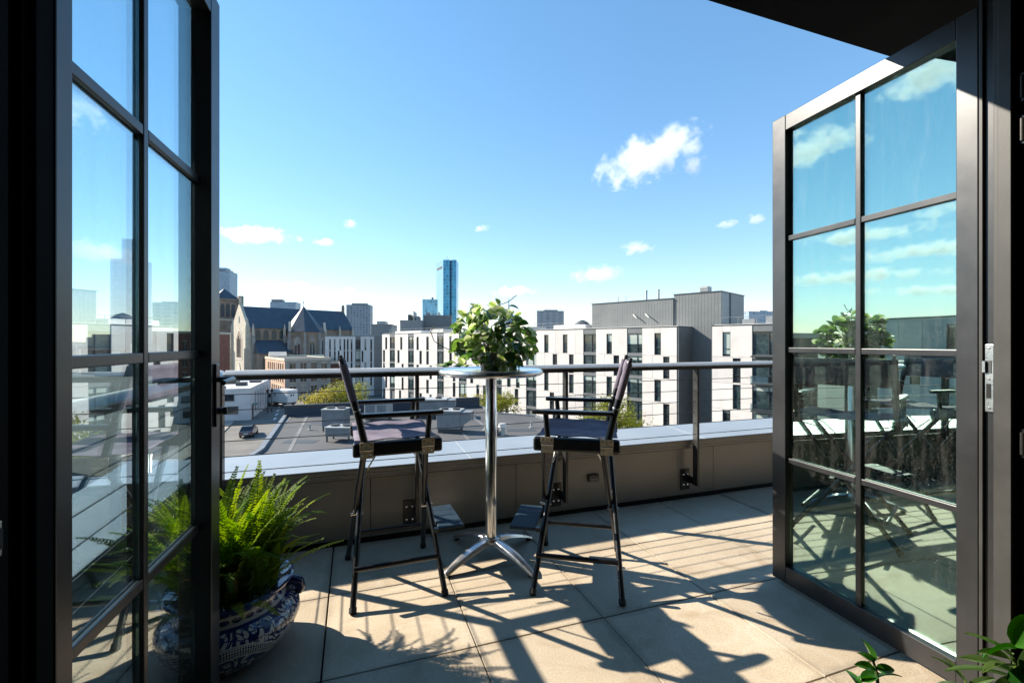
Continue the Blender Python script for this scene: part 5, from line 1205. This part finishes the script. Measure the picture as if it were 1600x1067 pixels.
tree('small street tree at the end of the parapet roof', 742, 612, 68, 5.2, 2.0, 'tree_leaf_olive', 5, 2600)

# ---------------- vehicles
def wheels(t, xs_, y, r):
    for x in xs_:
        for s in (-1, 1):
            w = MB().lathe([(r * .4, -.1), (r * .95, -.11), (r, -.05), (r, .05), (r * .95, .11), (r * .4, .1)], 16).build('wheel', 'tyre', t, True)
            w.location = (x, s * y, r); w.rotation_euler = (R(90), 0, 0)
            MB().lathe([(0.01, -.115), (r * .55, -.112), (r * .55, .112), (0.01, .115)], 12).build('hubcap', 'hvac', w, True)
def car(label, px, py, rz, paint='car_paint'):
    x, z = gp(px, py)
    t = thing('parked_car', label, 'car', cw(x, z, GZ + .005), rz)
    sec = [(-2.2, .55, .82, .80), (-2.15, .35, .95, .86), (-1.3, .28, 1.0, .90), (0, .25, 1.0, .90), (1.3, .28, .95, .90), (2.1, .36, .82, .84), (2.22, .5, .70, .76)]
    m = MB()
    for (xx, z0, z1, hw) in sec: m.v += [(xx, -hw * .92, z0), (xx, -hw, (z0 + z1) / 2), (xx, -hw * .94, z1), (xx, hw * .94, z1), (xx, hw, (z0 + z1) / 2), (xx, hw * .92, z0)]
    for i in range(len(sec) - 1):
        for j in range(6):
            k = (j + 1) % 6; m.f.append((i*6 + j, i*6 + k, i*6 + 6 + k, i*6 + 6 + j)); m.m.append(0)
    m.f += [tuple(range(6)), tuple(reversed(range(36, 42)))]; m.m += [0, 0]
    m.build('body', paint, t, True)
    cb = [(-2.0, .96, .80), (-1.55, 1.46, .64), (.35, 1.50, .64), (1.15, .98, .80)]
    m = MB()
    for (xx, zz, hw) in cb: m.v += [(xx, -hw, zz), (xx, hw, zz)]
    m.v += [(-1.9, -.82, .95), (-1.9, .82, .95), (1.1, -.82, .95), (1.1, .82, .95)]
    m.f = [(0, 1, 3, 2), (2, 3, 5, 4), (4, 5, 7, 6), (0, 2, 4, 6), (1, 7, 5, 3)]; m.m = [0] * 5
    m.build('cabin_glass', 'car_glass', t)
    MB().box(-1.5, .3, -.62, .62, 1.475, 1.53).build('roof', paint, t, bevel=.03)
    for s in (-1, 1):
        MB().box(-2.24, -2.14, s * .68 - .14, s * .68 + .14, .68, .85).build('tail_light', 'lamp_red', t)
        MB().box(2.10, 2.22, s * .62 - .16, s * .62 + .16, .55, .68).build('headlight', 'truck_white', t)
    MB().box(-2.23, -2.19, -.26, .26, .55, .66).build('number_plate', 'truck_white', t)
    wheels(t, (-1.35, 1.35), .80, .33)
    return t
car('dark parked car on the street below the terrace', 389, 680, rot_of(-.34, .94))
car('small white car parked behind the box truck', 417, 632, rot_of(-.9, .45), 'truck_white')
def truck():
    x, z = gp(441, 634)
    t = thing('box_truck', 'white box truck parked at the street corner', 'truck', cw(x, z, GZ + .005), rot_of(-.9, .45))
    bxo = MB().box(-3.2, 1.6, -1.2, 1.2, .9, 3.5).build('cargo_box', 'truck_white', t, bevel=.05)
    MB().prism([(1.7, .55), (4.0, .55), (4.05, 1.5), (3.4, 1.75), (2.9, 2.65), (1.7, 2.75)], -1.05, 1.05, M=Matrix(((1, 0, 0, 0), (0, 0, -1, 0), (0, 1, 0, 0), (0, 0, 0, 1)))).build('cab', 'truck_white', t, bevel=.05)
    MB().prism([(2.2, 1.75), (3.2, 1.75), (2.86, 2.45), (2.2, 2.5)], -1.06, 1.06, M=Matrix(((1, 0, 0, 0), (0, 0, -1, 0), (0, 1, 0, 0), (0, 0, 0, 1)))).build('side_window', 'car_glass', t)
    MB().box(-3.2, 1.6, -.9, .9, .6, .899).build('chassis', 'hvac_dark', t)
    for s in (-1, 1):
        m = MB(); n = 16
        for k in range(n):
            a0, a1 = 2 * math.pi * k / n, 2 * math.pi * (k + 1) / n; yy = s * 1.206
            m.face([(.7 + .4 * math.cos(a0), yy, 2.5 + .4 * math.sin(a0)), (.7 + .4 * math.cos(a1), yy, 2.5 + .4 * math.sin(a1)), (.7 + .22 * math.cos(a1), yy, 2.5 + .22 * math.sin(a1)), (.7 + .22 * math.cos(a0), yy, 2.5 + .22 * math.sin(a0))])
        m.build('round_mark', 'blue_print', bxo)
    for (y, w) in ((-.35, .3), (.15, .4)): MB().box(-3.208, -3.203, y, y + w, 2.2, 2.6).build('rear_mark', 'blue_print', bxo)
    wheels(t, (-2.0, 3.0), 1.0, .45)
truck()
def street_lamp(label, px, py):
    x, z = gp(px, py); t = thing('street_lamp', label, 'street lamp', cw(x, z, GZ + .13))
    MB().tube([(0, 0, 0), (0, 0, .9), (0, 0, 3.6)], [.13, .08, .06], 8).build('pole', 'hvac_dark', t, True); MB().lathe([(.1, 3.6), (.26, 3.75), (.3, 4.2), (.12, 4.4), (.02, 4.6)], 10).build('lantern', 'hvac_dark', t, True)
street_lamp('dark street lamp beside the white two storey building', 418, 645)
street_lamp('dark street lamp just left of the box truck', 424.5, 644)

# ================================================================== CLOUDS
def cloud(label, px, py, z, wpx, hpx, tilt=0.0, dep=0.8):
    k = z / F
    o = MB()
    import bmesh
    bm = bmesh.new(); bmesh.ops.create_icosphere(bm, subdivisions=3, radius=1.0)
    me = bpy.data.meshes.new('cloud'); bm.to_mesh(me); bm.free(); me.materials.append(M_['cloud_vapour'])
    ob = link('cloud', me); ob.location = P(px, py, z); ob.rotation_euler = Euler((0, -tilt, -YAW))
    ob.scale = (wpx * k / 2, wpx * k / 2 * dep, hpx * k / 2)
    return tag(ob, label, 'cloud', 'small fair weather clouds')
cloud('largest white cumulus cloud high at the right of the sky', 1017, 245, 2600, 200, 76, R(20))
cloud('small white cloud just right of the largest one', 1080, 260, 2620, 66, 40, R(10))
cloud('flat white cloud streak beside the left door', 396, 368, 3200, 150, 26)
cloud('thin pale cloud above the church ridge', 447, 450, 4200, 130, 22)
cloud('small flat cloud above the white blocks, left of the penthouse', 932, 429, 3600, 100, 36)
cloud('small cloud above the flat one near the penthouse', 995, 388, 3400, 62, 28)
cloud('tiny cloud puff left of the blue skyscraper', 507, 379, 3600, 40, 14)
cloud('tiny cloud puff above the tall blue tower', 752, 358, 3600, 34, 16)
cloud('tiny cloud puff low over the slab tower', 549, 455, 4200, 34, 14)
cloud('tiny cloud puff close to the right door frame', 1178, 342, 3400, 40, 20)
cloud('faint cloud wisp left of the door frame puff', 1136, 352, 3400, 48, 16)
cloud('tiny cloud puff straight above the tower at mid sky', 550, 350, 3600, 34, 18)
cloud('low cloud bank behind the top of the table plant', 806, 456, 4400, 80, 22)
# the same fair-weather field goes on round to the left, where the door glass mirrors it
for lab, az, el, d_, w_, h_ in (('mirrored cumulus highest in the right door glass', -55, .44, 2600, 120, 70), ('mirrored cumulus over the left column of the right door', -46, .36, 2700, 130, 56),
        ('mirrored long cloud streak, upper, in the right door', -50, .185, 3300, 210, 24), ('mirrored long cloud streak, middle, in the right door', -55, .15, 3500, 220, 22),
        ('mirrored long cloud streak, lower, in the right door', -49, .115, 3700, 240, 22), ('mirrored thin cloud above the roofs in the right door', -57, .085, 3900, 220, 18),
        ('mirrored cloud nearest the hinge stile of the right door', -60, .21, 3200, 160, 26)):
    a = R(az); k_ = d_ / F; me = bpy.data.objects['cloud'].data
    ob = link('cloud', me); ob.location = (d_ * math.sin(a), d_ * math.cos(a), d_ * el); ob.rotation_euler = (0, 0, -a)
    ob.scale = (w_ * k_ / 2, 70 * k_ / 2, h_ * k_ / 2)
    tag(ob, lab, 'cloud', 'clouds mirrored in the doors')
